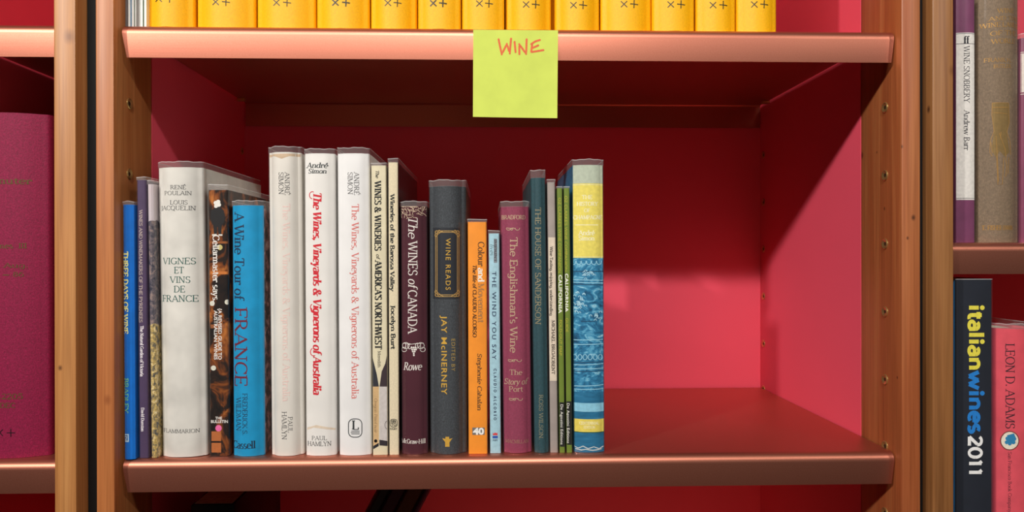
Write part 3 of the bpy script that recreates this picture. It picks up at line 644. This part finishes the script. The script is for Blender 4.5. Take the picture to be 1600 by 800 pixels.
b.lines([arc(605, 664, 3.5, 6, 90, 270)], .8, (110, 100, 100), name='bottle_print')
b = BK['barossa'] = Book('book', 'slim beige cloth-look book with bold dark title and a small square mark', (606.5, 254), (622, 254), (623.5, 710), (608.5, 710), .0095, 0, cloth('beige_cloth', (226, 212, 180), .06, .7, .3), .0, .0012, .19, .004, board_mat=plain('dark_maroon_cover', (66, 28, 34), .3))
b.text('Wineries of the Barossa Valley', 610, 303.5, 616.3, 455, (30, 36, 36), T=.32, t=.15); b.text('Jocelyn Burt', 611, 476.5, 617.5, 545.5, (30, 36, 36), T=.32, t=.15, name='author_lettering')
b.lines([rounded(609.6, 655, 620.6, 667, 4)+[(616.6, 655)]], .9, (30, 30, 30), name='publisher_logo'); b.text('TO', 611, 661.3, 619.4, 665.6, (30, 30, 30), 'sans', 'h', bold=.03, name='publisher_logo'); b.text('IB', 611.5, 656.4, 619, 660.4, (30, 30, 30), 'sans', 'h', bold=.03, name='publisher_logo')
b.text('RIGBY', 609.5, 668.5, 621, 671.5, (50, 46, 40), 'sans', 'h', bold=.02, name='publisher_lettering')

b = BK['canada'] = Book('book', 'glossy dark maroon hardback with white title, grape motif and torn top edge', (624, 322), (667.5, 322), (668.5, 708), (626.5, 708), .010, 0, plain('maroon_jacket', (78, 34, 46), .25, .06, 30, .5), .003, .003, .17, .0045, pw=3)
wt = (232, 224, 218)
b.text('The', 638, 337, 652, 372, wt, T=.13, t=.06, italic=.2); b.text('WINES', 638, 377, 652, 431, wt, T=.13, t=.06); b.text('of', 638, 435, 652, 449, wt, T=.13, t=.06, italic=.2); b.text('CANADA', 637.5, 453, 651.5, 521, wt, T=.13, t=.06)
b.text('Rowe', 630.5, 566, 658.5, 578, wt, rot='h', T=.12, t=.06, italic=.16, name='author_lettering'); b.text('McGraw-Hill', 627, 685, 665, 692, wt, rot='h', T=.13, t=.06, name='publisher_lettering')
gp = [disc(646+dx, 545+dy, 1.5, 10) for dx, dy in ((-3, -2), (0, -2), (3, -2), (-2, 1), (1.3, 1), (4, 1), (-1, 4), (2, 4), (.5, 7), (.7, 10))]
b.poly(gp, wt, name='grape_motif', lift=.00012)
b.lines([arc(634, 540, 5.5, 5, 0, 360), arc(631.5, 546, 4, 3.5, 0, 300), arc(657.5, 540, 5.5, 5, 0, 360), arc(660.5, 546, 4, 3.5, -120, 180), [(630, 536), (640, 538), (650, 537), (662, 536)], [(634, 536), (634, 545)], [(657, 536), (657, 545)], arc(652, 540, 3, 4, 0, 300), arc(640, 541, 3, 4, 0, 300)], .9, wt, name='grape_motif')
rw = random.Random(11); wl_ = []
for q in range(46):
    x, y = rw.uniform(625.5, 666), 322.5+abs(rw.gauss(0, 8)); a_ = rw.uniform(0, 6.28); st = [(x, y)]
    for _ in range(3): a_ += rw.uniform(-.9, .9); x = min(667, max(625, x+3.2*math.cos(a_))); y = max(322.5, y+3.2*math.sin(a_)); st.append((x, y))
    wl_.append(st)
b.lines(wl_, .75, (204, 178, 154), name='worn_edge')

b = BK['reads'] = Book('book', 'thick charcoal cloth hardback with gold-framed black label', (669, 291), (728, 291), (729.5, 707.5), (671.5, 707.5), .009, 0, cloth('charcoal_cloth', (58, 63, 68), .22, .7, .7), .007, .004, .19, .006, pw=2.6, board_mat=plain('brown_board', (92, 56, 40), .5))
gd = gold((206, 166, 96)); g2 = gold((226, 178, 70))
b.rect(676.5, 356, 719, 467, (34, 38, 46), name='spine_label')
fr = []
for x0, y0, x1, y1 in ((683, 363, 714.5, 460.5), (680.6, 361, 717, 463)):
    fr += [[(x0, y0), (x1, y0)], [(x1, y0), (x1, y1)], [(x1, y1), (x0, y1)], [(x0, y1), (x0, y0)]]
b.lines(fr, .9, mat=gd, name='label_frame')
sc = []
for cx, cy, sx, sy in ((680, 360.5, 1, 1), (717.5, 360.5, -1, 1), (680, 463, 1, -1), (717.5, 463, -1, -1)):
    sc += [[(cx+sx*p[0], cy+sy*p[1]) for p in q] for q in (arc(2.2, 2.2, 2.4, 2.4, 0, 330), arc(6.5, 1, 2, 1.8, 0, 300), arc(1, 7, 1.6, 2.4, 0, 300), [(0, 12), (2, 8), (5, 5), (9, 2), (13, 0)])]
b.lines(sc, .8, mat=gd, name='label_frame')
b.text('WINE READS', 696.5, 372.5, 704, 453, None, 'sans', track=.25, mat=g2); b.text('EDITED BY', 705.5, 529.5, 711.2, 580, None, 'sans', track=.18, mat=gold((190, 160, 84)), name='author_lettering')
b.text('JAY McINERNEY', 689.8, 493, 698.2, 616.5, None, 'sans', bold=.012, track=.12, mat=g2, name='author_lettering')
b.poly([[(696, 682.5), (701.8, 682.5), (702.5, 698), (695.5, 698)], [(691, 684.5), (696, 686), (699, 691), (696, 691.5)], [(707, 684.5), (702, 686), (699, 691), (702, 691.5)]], mat=g2, name='publisher_logo')

b = BK['colour'] = Book('book', 'slim orange paperback with brown and white title and a boxed number', (730.5, 347), (760.5, 347), (761.5, 708), (732.5, 708), .010, 0, plain('orange_paper', (250, 152, 42), .45, .04), .0, .0015, .18, .0025, paperback=True)
b.text('Colour', 747, 377.5, 756.5, 416, (96, 62, 28), T=.19, t=.08); b.text('and', 747, 418.5, 756.5, 440.5, (250, 246, 235), T=.24, t=.1); b.text('Movement', 747, 442.5, 756.5, 504, (170, 122, 72), T=.19, t=.08)
b.text('The life of', 738.8, 413.5, 744.5, 450, (70, 42, 18), T=.24, t=.12, italic=.2, name='subtitle_lettering'); b.text('CLAUDIO ALCORSO', 738.8, 453, 744.5, 527, (70, 42, 18), T=.24, t=.12, name='subtitle_lettering')
b.text('Stephenie Cahalan', 746, 552, 752.6, 641, (100, 66, 32), T=.22, t=.1, italic=.2, name='author_lettering')
b.rect(738, 668, 757.3, 679.5, (120, 116, 112), name='publisher_logo'); b.text('40', 739, 669, 756.3, 678.6, (248, 246, 242), 'sans', 'h', bold=.045, name='publisher_logo')

b = BK['wind'] = Book('book', 'small narrow pale blue paperback with dark spaced capitals', (763.5, 365), (780, 365), (783, 706), (765.8, 706), .0115, 0, plain('pale_blue_paper', (168, 208, 222), .5, .07, 220), .0, .0015, .135, .003, paperback=True)
nv = (34, 48, 84)
b.rect(771.7, 373, 776.7, 410.5, (128, 134, 142), name='publisher_logo'); b.text('IMPRINT', 772.4, 374, 776.3, 409.5, (52, 58, 70), T=.22, t=.1, name='publisher_logo')
b.text('lives', 766, 381, 771.5, 399, (46, 70, 84), T=.13, t=.07, italic=.3, slab=0, name='publisher_logo')
b.text('THE WIND YOU SAY', 769, 424, 775.2, 562, nv, 'sans', track=.3, bold=.008); b.text('CLAUDIO ALCORSO', 771.5, 576, 775.6, 656.5, nv, 'sans', track=.8, bold=.03, name='author_lettering')
b.poly([(770, 680), (770.3, 676.5), (772, 677.5), (773.5, 675.5), (775.2, 677), (777, 676), (777.6, 680)], (220, 62, 66), name='publisher_logo'); b.rect(769.6, 681, 777.8, 684.8, (44, 86, 176), name='publisher_logo'); b.text('A&R', 770, 686, 777.6, 689.2, nv, 'sans', 'h', name='publisher_logo')

b = BK['english'] = Book('book', 'plum red cloth hardback with faded gilt lettering and scroll ornaments', (780.5, 323), (826.5, 323), (830.5, 705.5), (786, 705.5), .0105, 0, cloth('plum_cloth', (142, 54, 82), .07, .65, .25, 500), .004, .003, .155, .005, pw=2.8)
gl = gold((206, 176, 146))
b.text('BRADFORD', 783.5, 336.5, 821, 342.8, None, rot='h', T=.15, t=.08, mat=gl, name='author_lettering'); b.text("The Englishman's Wine", 797, 370.5, 808.3, 551, None, T=.16, t=.08, mat=gl)
for yy, xc in ((358, 801.5), (563.5, 804.5), (624, 806)):
    b.lines([arc(xc-7, yy-1, 3.4, 2.6, 200, -20)[::-1]+arc(xc-2, yy-.5, 2, 2, 180, 0)[::-1], arc(xc+7, yy-1, 3.4, 2.6, -20, 200), arc(xc, yy, 3, 1.8, 180, 360)], .9, mat=gl)
b.text('The', 796, 577.5, 816, 585.5, None, rot='h', T=.14, t=.07, mat=gl, name='subtitle_lettering'); b.text('Story of', 787.5, 591, 823.5, 599.8, None, rot='h', T=.13, t=.07, italic=.2, mat=gl, name='subtitle_lettering'); b.text('Port', 795, 603.4, 817, 611.6, None, rot='h', T=.14, t=.07, mat=gl, name='subtitle_lettering')
b.text('MACMILLAN', 789.5, 685.6, 826, 691, None, rot='h', T=.13, t=.07, mat=gold((176, 128, 110)), name='publisher_lettering')

b = BK['sanderson'] = Book('book', 'tall dark teal cloth hardback with dull gilt capitals', (826, 278), (852, 278), (857, 705.5), (833.3, 705.5), .0105, 0, cloth('teal_cloth', (34, 72, 80), .1, .6, .3, 500), .002, .0025, .17, .0075)
b.text('THE HOUSE OF SANDERSON', 836.3, 324, 845, 507, None, T=.15, t=.08, mat=gold((160, 150, 118))); b.text('ROSS WILSON.', 842.3, 616.5, 848.5, 687, None, T=.15, t=.08, mat=gold((150, 146, 118)), name='author_lettering')
b = BK['tasting'] = Book('book', 'thin grey book with long cream spine label', (854, 285), (867, 285), (871.8, 705), (858.8, 705), .0115, 0, plain('grey_paper', (164, 152, 146), .5), .0, .0013, .16, .003)
b.rect(853.5, 370.8, 873, 595, (226, 210, 190), name='spine_label')
b.text('Wine Tasting, enjoying, understanding', 859.3, 385.5, 863.8, 493, (64, 54, 48), T=.22, t=.12); b.text('MICHAEL BROADBENT', 862, 500.5, 866.8, 585, (64, 54, 48), T=.22, t=.12, name='author_lettering')
grn = plain('moss_green_cover', (112, 134, 48), .4, .05)
for k, (x0, x1, x2, x3, lb) in enumerate(((868.7, 878.4, 882.6, 873.2, 'thin moss green booklet beside the grey book, its spine reading fold-out map'), (879.3, 889.3, 894, 883.7, 'thin moss green booklet beside the blue and yellow book, its spine reading guide'))):
    b = Book('book', lb, (x0, 294), (x1, 294), (x2, 705.5), (x3, 705.5), .0105, 0, grn, .0, .001, .15, .0015, paperback=True)
    dx = 0 if k == 0 else 9.8; yl = (196, 184, 62); wl = (244, 242, 232)
    b.text("OZ CLARKE'S WINE COMPANION", 872.4+dx, 309-3*k, 876.6+dx, 426-2*k, yl, 'sans'); b.text('CALIFORNIA', 873+dx, 429.5-2*k, 878+dx, 489.5-2*k, wl, 'sans', bold=.03, track=.1)
    b.text('FOLD-OUT MAP' if k == 0 else 'GUIDE', 874+dx, 500-3*k, 878+dx, 555.5 if k == 0 else 519, yl, 'sans', name='subtitle_lettering')
    b.rect(872+10.2*k, 628.5-1.5*k, 885+12*k, 698-3*k, (30, 32, 30), name='publisher_panel'); b.text('De Agostini Editions', 875.8+dx*1.02, 632-2*k, 879.8+dx*1.02, 694.5-2*k, wl, 'sans', track=.04, bold=.006, name='publisher_lettering', lift=.00014)

glassy = picture('blue_relief_picture', [(.28, (18, 66, 98)), (.42, (34, 104, 144)), (.52, (52, 134, 176)), (.6, (100, 176, 208)), (.72, (186, 226, 238))], (1, 1, 1.5), 78, 5, 1.6, .3)
blu2 = picture('blue_print', [(.3, (28, 96, 132)), (.6, (40, 118, 158)), (.8, (70, 146, 184))], (.5, 1, 3), 90, 4, .3, .35)
b = BK['champagne'] = Book('book', 'blue and yellow jacketed hardback at the end of the row beside empty shelf', (893.5, 258), (943, 258), (943.5, 705), (897.5, 705), .0105, 0, blu2, .003, .0025, .17, .0055, pw=3)
b.rect(893, 258.2, 944, 288, (186, 196, 176), name='panel_print'); b.rect(893, 287, 944, 403, (236, 220, 104), name='panel_print', lift=.00008)
b.lines([[(894, 289), (943, 289)], [(894, 401.5), (943, 401.5)]], 1.2, (238, 232, 170), name='panel_print')
cw = (250, 246, 214)
for t_, x0, y0, x1, y1 in (('THE', 909, 305, 925.5, 311), ('HISTORY', 901, 315.6, 934, 321.6), ('OF', 912.5, 326, 922, 331.5), ('CHAMPAGNE', 895.5, 336.6, 941, 342.8)):
    b.text(t_, x0, y0, x1, y1, cw, rot='h', T=.16, t=.08)
b.lines([[(899, 351.5), (934.5, 351.5)]], 1.0, cw); b.text('André', 904, 360, 929, 367.4, cw, rot='h', T=.16, t=.08, name='author_lettering'); b.text('Simon', 904, 368.6, 929, 375.6, cw, rot='h', T=.16, t=.08, name='author_lettering')
b.rect(893, 403, 944, 612, mat=glassy, name='cover_print'); lb_ = (150, 206, 228); db_ = (22, 76, 110)
b.lines([[(894.5, 437), (943, 438)], [(895, 441), (943, 442)], [(895, 531), (942, 530)], [(896, 538), (943, 537)], [(896, 570), (943, 568)], [(896, 576), (943, 575)], [(897, 603), (943, 601)], [(897, 608), (943, 607)]], 1.3, lb_, name='cover_print', lift=.0001)
b.lines([[(894.5, 424), (943, 424)], [(895, 444), (943, 445)], [(908, 502), (930, 502)], [(896, 566), (943, 565)], [(896, 580), (943, 579)]], 1.6, db_, name='cover_print', lift=.0001)
b.lines([arc(896+8*k, 409, 3.6, 4.5, 200, -20) for k in range(6)]+[arc(898+8*k, 558, 3.2, 4.2, 0, 360) for k in range(6)], 1.2, lb_, name='cover_print', lift=.00012)
rl = random.Random(3); dots = []
for q in range(60):
    a = rl.uniform(0, 6.28); r = rl.uniform(0, 1)
    cx, cy = (905+12*r*math.cos(a), 477+22*r*math.sin(a)) if q < 34 else ((932+9*r*math.cos(a), 494+9*r*math.sin(a)) if q < 46 else (919+11*r*math.cos(a), 428+9*r*math.sin(a)))
    dots.append(arc(cx, cy, 1.9, 1.9, 170, 380, 7))
b.lines(dots, .9, (176, 220, 236), name='cover_print', lift=.00012)
b.rect(893, 612, 944, 629, mat=blu2); b.rect(893, 629, 944, 642.5, (142, 204, 228), name='panel_print', lift=.00008)
b.rect(893, 654, 944, 674, (234, 214, 96), name='panel_print', lift=.00008); b.lines([[(895, 674.5), (944, 674.5)]], 1.2, (60, 96, 60), name='panel_print')
b.text('CENTENNIAL', 905, 658.5, 936, 663, cw, rot='h', T=.12, t=.07, name='publisher_lettering'); b.text('EDITION', 912, 665.5, 930, 669.5, cw, rot='h', T=.12, t=.07, name='publisher_lettering')
b.lines([[(896, 697), (903, 700), (911, 697), (919, 701), (928, 698), (936, 701), (943, 697)], [(899, 701), (908, 703), (915, 702), (926, 703.5), (940, 701)]], 1.4, (206, 216, 214), name='worn_edge')

# ------------------------------------------------------------------ yellow volumes on the upper shelf
yel = cloth('yellow_buckram', (248, 182, 4), .05, .5, .3, 700)
GY = 'yellow volumes on the upper shelf'
ys = [(229.7, 304.5), (308.4, 399.4), (402, 493.5), (495, 577.5), (579.5, 651.5), (653.2, 720), (722, 788), (790.8, 861), (867, 936.5), (938.3, 1017.6), (1019.2, 1084.8), (1087, 1148.8), (1150.2, 1213)]
marks = [(248, 265, -2), (337, 353, 3), (432, 448.5, 4), (524, 540.6, 4), (606, 621, 4.5), (677, 692, 5), (749, 764, 5.5), (822, 837, 7), (896, 911, 8), (975, 990.7, 6.5), (1048, 1064, 7), (1114, 1130, 8), (1178.5, 1194, 7)]
nth = ['first yellow volume, beside the pale pamphlets', 'second yellow volume from the pale pamphlets', 'third yellow volume from the pale pamphlets', 'fourth yellow volume from the pale pamphlets', 'fifth yellow volume from the pale pamphlets',
       'sixth yellow volume from the pale pamphlets', 'yellow volume standing just above the lettering of the green note', 'yellow volume above the far edge of the green note', 'fifth yellow volume from the empty end of the upper shelf', 'fourth yellow volume from the empty end, the widest of that end', 'third yellow volume from the empty end of the upper shelf', 'second yellow volume from the empty end of the upper shelf', 'last yellow volume, beside the empty end of the upper shelf']
for k, ((x0, x1), (mx, mp, my), lb) in enumerate(zip(ys, marks, nth)):
    Yk = .0065+.002*((k*37) % 5)/5
    b = Book('book', lb+', marked with cross and plus' if len(lb.split()) < 10 else lb, (x0, -60), (x1, -60), (x1, 40), (x0, 40), Yk, Z_TOP, yel, .009 if x1-x0 > 68 else .006, .004, .19, None, group=GY, h=.245, lean=False, pw=2.2)
    dk_ = ink_mat((62, 58, 30), .4); wq = 1.5 if k not in (3, 5) else 2.1
    b.lines([[(mx-5, my-4.6), (mx+5, my+4.8)], [(mx+4.8, my-4.8), (mx-4.8, my+4.8)], [(mp-6.2, my-.6), (mp+6.2, my+.9)], [(mp+.2, my-6.6), (mp-.2, my+6.2)]], wq, mat=dk_, name='binding_logo')
# thin pamphlets at the start of that shelf
def pamphlet(name, lb, x0, x1, mat, Y, h, stripe=None, cat='pamphlet'):
    P0, P1 = at(x0, 30, Y), at(x1, 30, Y); w = P1.x-P0.x
    r = thing(name, lb, cat, ((P0.x+P1.x)/2, Y, Z_TOP+.0002), 'pamphlets on the upper shelf')
    bm = bmesh.new(); box(bm, -w/2, -w/2+w*.3, 0, .15, 0, h, .0003, 1); finish('cover', bm, stripe or mat, r)
    bm = bmesh.new(); box(bm, -w/2+w*.3, w/2, .0006, .149, 0, h-.001); finish('page_block', bm, mat, r, False)
pw_ = plain('white_pamphlet', (236, 236, 230), .5); pg_ = plain('grey_pamphlet', (150, 146, 140), .5); gn_ = plain('green_cover', (64, 92, 58), .5); bl_ = plain('blue_cover', (70, 120, 160), .5)
dkp = plain('smoke_cover', (110, 104, 104), .3)
pamphlet('pamphlet', 'grey pamphlet nearest the wooden upright on the upper shelf', 194.6, 199.2, dkp, .012, .2)
pamphlet('pamphlet', 'white pamphlet beside the grey one nearest the upright', 200, 203.3, pw_, .009, .21)
pamphlet('pamphlet', 'white pamphlet with a blue cover edge', 203.6, 209, pw_, .009, .21, bl_)
pamphlet('pamphlet', 'white pamphlet with a green cover edge', 209.4, 212.6, pw_, .01, .2, gn_)
pamphlet('pamphlet', 'thin grey pamphlet between white ones', 213, 217, pg_, .009, .205)
pamphlet('pamphlet', 'white pamphlet one from the first yellow volume', 217.6, 222.6, pw_, .0095, .21)
pamphlet('pamphlet', 'green-edged pamphlet touching the first yellow volume', 223, 228.4, pw_, .009, .2, gn_)

# ------------------------------------------------------------------ neighbours
mar = cloth('maroon_buckram', (134, 14, 60), .14, .62, .6, 700)
b = Book('book', 'tall thick maroon volume with gilt lettering beside the wooden upright', (-62, 176), (79.5, 176), (81.5, 705), (-62, 705), .0095, 0, mar, .010, .005, .22, None, group='books in the neighbouring bookcase', lean=False, pw=2.3)
gm = gold((104, 84, 50))
b.text('Commuter', -44, 278, 50.5, 288, None, rot='h', T=.22, t=.1, mat=gm)
b.text('Volumes  III', -30, 380, 42.5, 388, None, rot='h', T=.2, t=.1, mat=gm, name='volume_lettering'); b.text('Jul. — Aug.', -38, 411, 44.5, 418, None, rot='h', T=.2, t=.1, mat=gm, name='volume_lettering'); b.text('1985 — 86', -28, 425, 38, 432, None, rot='h', T=.2, t=.1, mat=gm, name='volume_lettering')
b.text('A.2205', -12, 615, 36.5, 623, None, rot='h', T=.2, t=.1, mat=gm, name='shelf_mark'); b.text('DEC', 0, 629.5, 24, 637, None, rot='h', T=.2, t=.1, mat=gm, name='shelf_mark')
b.lines([[(-5, 671), (4.5, 681)], [(4.5, 671), (-5, 681)], [(11, 676.3), (23.5, 676.3)], [(17, 670), (17, 682.5)]], 1.3, mat=ink_mat((36, 22, 30), .4), name='binding_logo')

pp = plain('violet_jacket', (124, 64, 100), .35)
GR = 'books in the neighbouring bookcase holding the yearbook'
b = Book('book', 'violet paperback with long white title panel beside the wooden upright', (1493.3, -6), (1522.5, -6), (1522.5, 376), (1493.3, 376), .011, ZR1, pp, .0012, .0009, .17, .003, group=GR, lean=False, paperback=True)
b.rect(1492, 51.5, 1523, 312.5, (236, 232, 226), name='title_panel'); ln = (90, 86, 92)
b.lines([[(1492, 53), (1523, 53)], [(1492, 68.8), (1523, 68.8)], [(1492, 310), (1523, 310)]], .8, ln, name='title_panel')
b.text('ff', 1505.5, 57, 1514, 68, (40, 40, 48), rot='h', T=.24, t=.1, name='publisher_logo'); b.text('WINE SNOBBERY', 1506, 71.8, 1515, 160.5, (48, 48, 54), T=.13, t=.06); b.text('Andrew Barr', 1506, 172, 1515, 235, (48, 48, 54), T=.14, t=.06, name='author_lettering')
b = Book('book', 'thick olive brown cloth book with gilt figure under shiny film', (1526, -40), (1590.5, -40), (1590.5, 376), (1526, 376), .011, ZR1, cloth('olive_cloth', (126, 106, 84), .12, .65, .5, 420), .007, .004, .2, .004, group=GR, lean=False, pw=2.4, ridges=((.62, .05, .0016), (-.86, .05, .001), (.8, .04, .0008)))
go = gold((176, 132, 66))
for t_, x0, y0, x1, y1 in (('WINE', 1558, 14, 1584, 20.5), ('AND THE', 1543, 28, 1590, 34), ('WINE LANDS', 1531, 38, 1590, 45), ('OF THE', 1546, 50, 1588, 57), ('WORLD', 1548, 62, 1586, 69)):
    b.text(t_, x0, y0, x1, y1, None, rot='h', T=.15, t=.07, mat=go)
b.text('FRANK H.', 1536, 92, 1580, 98, None, rot='h', T=.14, t=.07, mat=go, name='author_lettering'); b.text('BUTLER', 1552, 101, 1580, 106.5, None, rot='h', T=.14, t=.07, mat=go, name='author_lettering')
b.text('T. FISHER UNWIN', 1534, 352.5, 1582, 359.5, None, rot='h', T=.14, t=.07, mat=go, name='publisher_lettering')
g3 = gold((150, 122, 62))
b.poly([(1550, 161), (1576, 161), (1577, 190), (1573, 205), (1577, 238), (1570, 245), (1562, 236), (1556, 246), (1549, 234), (1553, 206), (1551, 190)], mat=gold((138, 112, 66)), name='gilt_figure_print')
b.lines([[(1550, 161), (1576, 161), (1577, 192), (1573, 206), (1578, 222), (1579, 242)], [(1550, 161), (1549.5, 180), (1553, 205), (1547, 220), (1546, 238), (1550, 244)], [(1548, 222), (1550, 240)], [(1556, 212), (1558, 240), (1560, 284)], [(1564, 206), (1563, 216)], [(1557, 244), (1559, 288), (1566, 288), (1567, 270), (1568, 246)], [(1571, 246), (1573, 262), (1571, 276), (1575, 270), (1576, 246)], [(1561, 208), (1570, 232), (1572, 246)], [(1551, 168), (1575, 168)], [(1552, 176), (1574, 178)]], .9, mat=go, name='gilt_figure_print')
b = Book('book', 'pinkish violet book with cream label beside the olive cloth book', (1593.8, 58), (1626, 58), (1626, 376), (1593.8, 376), .014, ZR1, plain('rose_violet_jacket', (134, 62, 92), .35), .003, .003, .17, .0045, group=GR, lean=False)
b.rect(1593, 84, 1627, 144, (226, 214, 204), name='spine_label'); b.lines([[(1593, 84), (1627, 84)], [(1593, 81.5), (1627, 81.5)], [(1593, 147), (1627, 147)]], 1.1, (226, 214, 204), name='spine_label')

b = Book('book', 'dark navy yearbook with yellow, blue and white heavy lettering', (1492.3, 436), (1549, 436), (1549, 880), (1492.3, 880), .008, ZR2, plain('navy_cover', (30, 36, 48), .4), .0, .002, .17, .0, group=GR, lean=False, paperback=True, board_mat=plain('azure_cover', (40, 140, 210), .4))
b.text('italian', 1514, 476, 1537, 578.5, (236, 224, 78), T=.27, t=.23, slab=0, track=.03)
b.text('wines', 1514, 579.5, 1537, 677, (30, 130, 214), T=.27, t=.23, slab=0, track=.03); b.text('2011', 1514, 680, 1533.5, 744.5, (250, 250, 248), T=.26, t=.22, slab=0, track=.03)
b = Book('book', 'coral pink jacketed book with dark capitals and round grape emblem', (1552.5, 514), (1618, 514), (1618, 880), (1552.5, 880), .011, ZR2, plain('coral_jacket', (226, 84, 98), .35), .005, .004, .17, .005, group=GR, lean=False)
b.text('LEON D. ADAMS', 1571, 536.5, 1585.3, 670, (58, 26, 38), T=.12, t=.055, name='author_lettering')
b.poly([disc(1577.5, 688.5, 15.3, 24)], (128, 60, 54), name='emblem_print', lift=.00008); b.poly([disc(1577.5, 688.5, 13.6, 24)], (236, 226, 206), name='emblem_print', lift=.00013)
b.poly([disc(1577.5+dx, 688+dy, 3) for dx, dy in ((-4, -3), (1, -4), (5, -2), (-2, 1), (3, 2), (-5, 3), (0, 5), (6, 3))]+[[(1573, 680), (1584, 677), (1588, 686), (1582, 694), (1576, 690)]], (42, 132, 180), name='emblem_print', lift=.00018)
b.text('San Francisco Book Company/Houghton', 1575, 706, 1580.5, 835, (96, 34, 46), T=.13, t=.06, name='publisher_lettering')

# ------------------------------------------------------------------ books leaning in the dark on the lower shelf
def leaning(lb, px, w, h, deg, mat, Y, hinge=None):
    a = math.radians(deg); p = at(px, 800, Y)
    zb = Z_LOW+.0004
    xb = p.x-math.tan(a)*(p.z-zb)
    r = thing('book', lb, 'book', (xb, Y, zb), 'books leaning on the lower shelf', ry=a)
    bm = bmesh.new(); t = .002; d = .16
    extrude_z(bm, [(-w, d), (-w, .003), (-w+.002, 0), (-.002, 0), (0, .003), (0, d), (-t, d), (-t, t+.001), (-w+t, t+.001), (-w+t, d)], 0, h)
    finish('cover', bm, mat, r)
    bm = bmesh.new(); box(bm, -w+t+.0001, -t-.0001, t+.0012, d-.003, .002, h-.002); finish('page_block', bm, M_pages, r, False)
dkc = [plain('dark_cover', c, .4) for c in ((58, 50, 52), (84, 44, 58), (112, 66, 40), (110, 52, 84))]
leaning('dark grey book leaning in shadow under the shelf, farthest from the plum book', 592, .010, .286, 28, dkc[0], .05)
leaning('dark plum book leaning in shadow, beside the dark grey one', 616, .0132, .284, 28, dkc[1], .05)
leaning('brown book leaning in shadow between two plum books', 644, .0153, .281, 28, dkc[2], .05)
leaning('narrow mauve book leaning in shadow next to the brown one', 655, .0058, .284, 28, dkc[3], .05)
p = at(366, 785, .07)
r = thing('book', 'black book standing upright in shadow under the shelf', 'book', (p.x-.022, .07, Z_LOW+.0004), 'books leaning on the lower shelf')
bm = bmesh.new(); box(bm, -.022, .022, 0, .17, 0, .205, .002); finish('cover', bm, plain('black_cover', (26, 26, 28), .4), r)
bm = bmesh.new(); box(bm, -.019, .019, .003, .1725, .003, .2052); finish('page_block', bm, M_pages, r, False)

# ------------------------------------------------------------------ brass pins under the shelves
pins(0, .3606, Z_TOP)
pins(0, .3606, 0)

# ------------------------------------------------------------------ the green note
NY = -.0012
A_, B_, C_, D_ = at(739.5, 46.5, NY), at(872, 47.5, NY), at(870.5, 185, NY), at(739, 183, NY)
bm = bmesh.new(); nx, nz = 12, 16
def note_pt(u, v, off):
    t = A_.lerp(B_, u); bt = D_.lerp(C_, u); p = t.lerp(bt, v)
    y = NY-.0022*max(0, v-.25)**2+.0006*math.sin(u*3.0)*v
    return Vector((p.x, y-off, p.z))
gf = [[[bm.verts.new(note_pt(i/nx, j/nz, off)) for i in range(nx+1)] for j in range(nz+1)] for off in (0, .00022)]
for k in (0, 1):
    for j in range(nz):
        for i in range(nx):
            q = (gf[k][j][i], gf[k][j][i+1], gf[k][j+1][i+1], gf[k][j+1][i]); bm.faces.new(q if k else tuple(reversed(q)))
for j in range(nz):
    for i in (0, nx): bm.faces.new((gf[0][j][i], gf[1][j][i], gf[1][j+1][i], gf[0][j+1][i]))
for i in range(nx):
    for j in (0, nz): bm.faces.new((gf[0][j][i], gf[0][j][i+1], gf[1][j][i+1], gf[1][j][i]))
m_note = plain('lime_paper', (204, 219, 92), .7, .03, 40)
note = finish('sticky_note', bm, m_note); tag(note, 'lime green sticky note with handwritten orange word, stuck to the upper shelf', 'sticky note')
ink = [[(779, 61.5), (784, 85), (792, 68.5), (796.5, 83.5), (798.5, 60.5)], [(804, 65.5), (805.5, 81.5)], [(811.5, 84.5), (811.3, 69), (822, 84.5), (822.8, 61.5)], [(831.5, 69.5), (830, 81)], [(830, 69), (836, 65), (843.5, 62.5)], [(831, 75.5), (841, 71)], [(831, 81.3), (849, 78.3)]]
pl = []
for st in ink:
    fine = [(a[0]+(c[0]-a[0])*k/4, a[1]+(c[1]-a[1])*k/4) for a, c in zip(st, st[1:]) for k in range(4)]+[st[-1]]
    strip(fine, lambda dx, dy: 3.1, pl)
    for q in st: pl.append(tuple(disc(q[0], q[1], 1.55, 10)))
bm = bmesh.new()
for n_, q in enumerate(pl):
    vs = []
    for x, y in q:
        w_ = at(x, y, NY); v = (A_.z-w_.z)/(A_.z-D_.z); u = (w_.x-A_.x)/(B_.x-A_.x)
        vs.append(bm.verts.new((w_.x, note_pt(u, v, .00022).y-.00008-(n_ % 41)*1.6e-6, w_.z)))
    try: bm.faces.new(vs)
    except ValueError: pass
o = finish('handwritten_lettering', bm, ink_mat((222, 98, 54), .5), note, smooth=False)
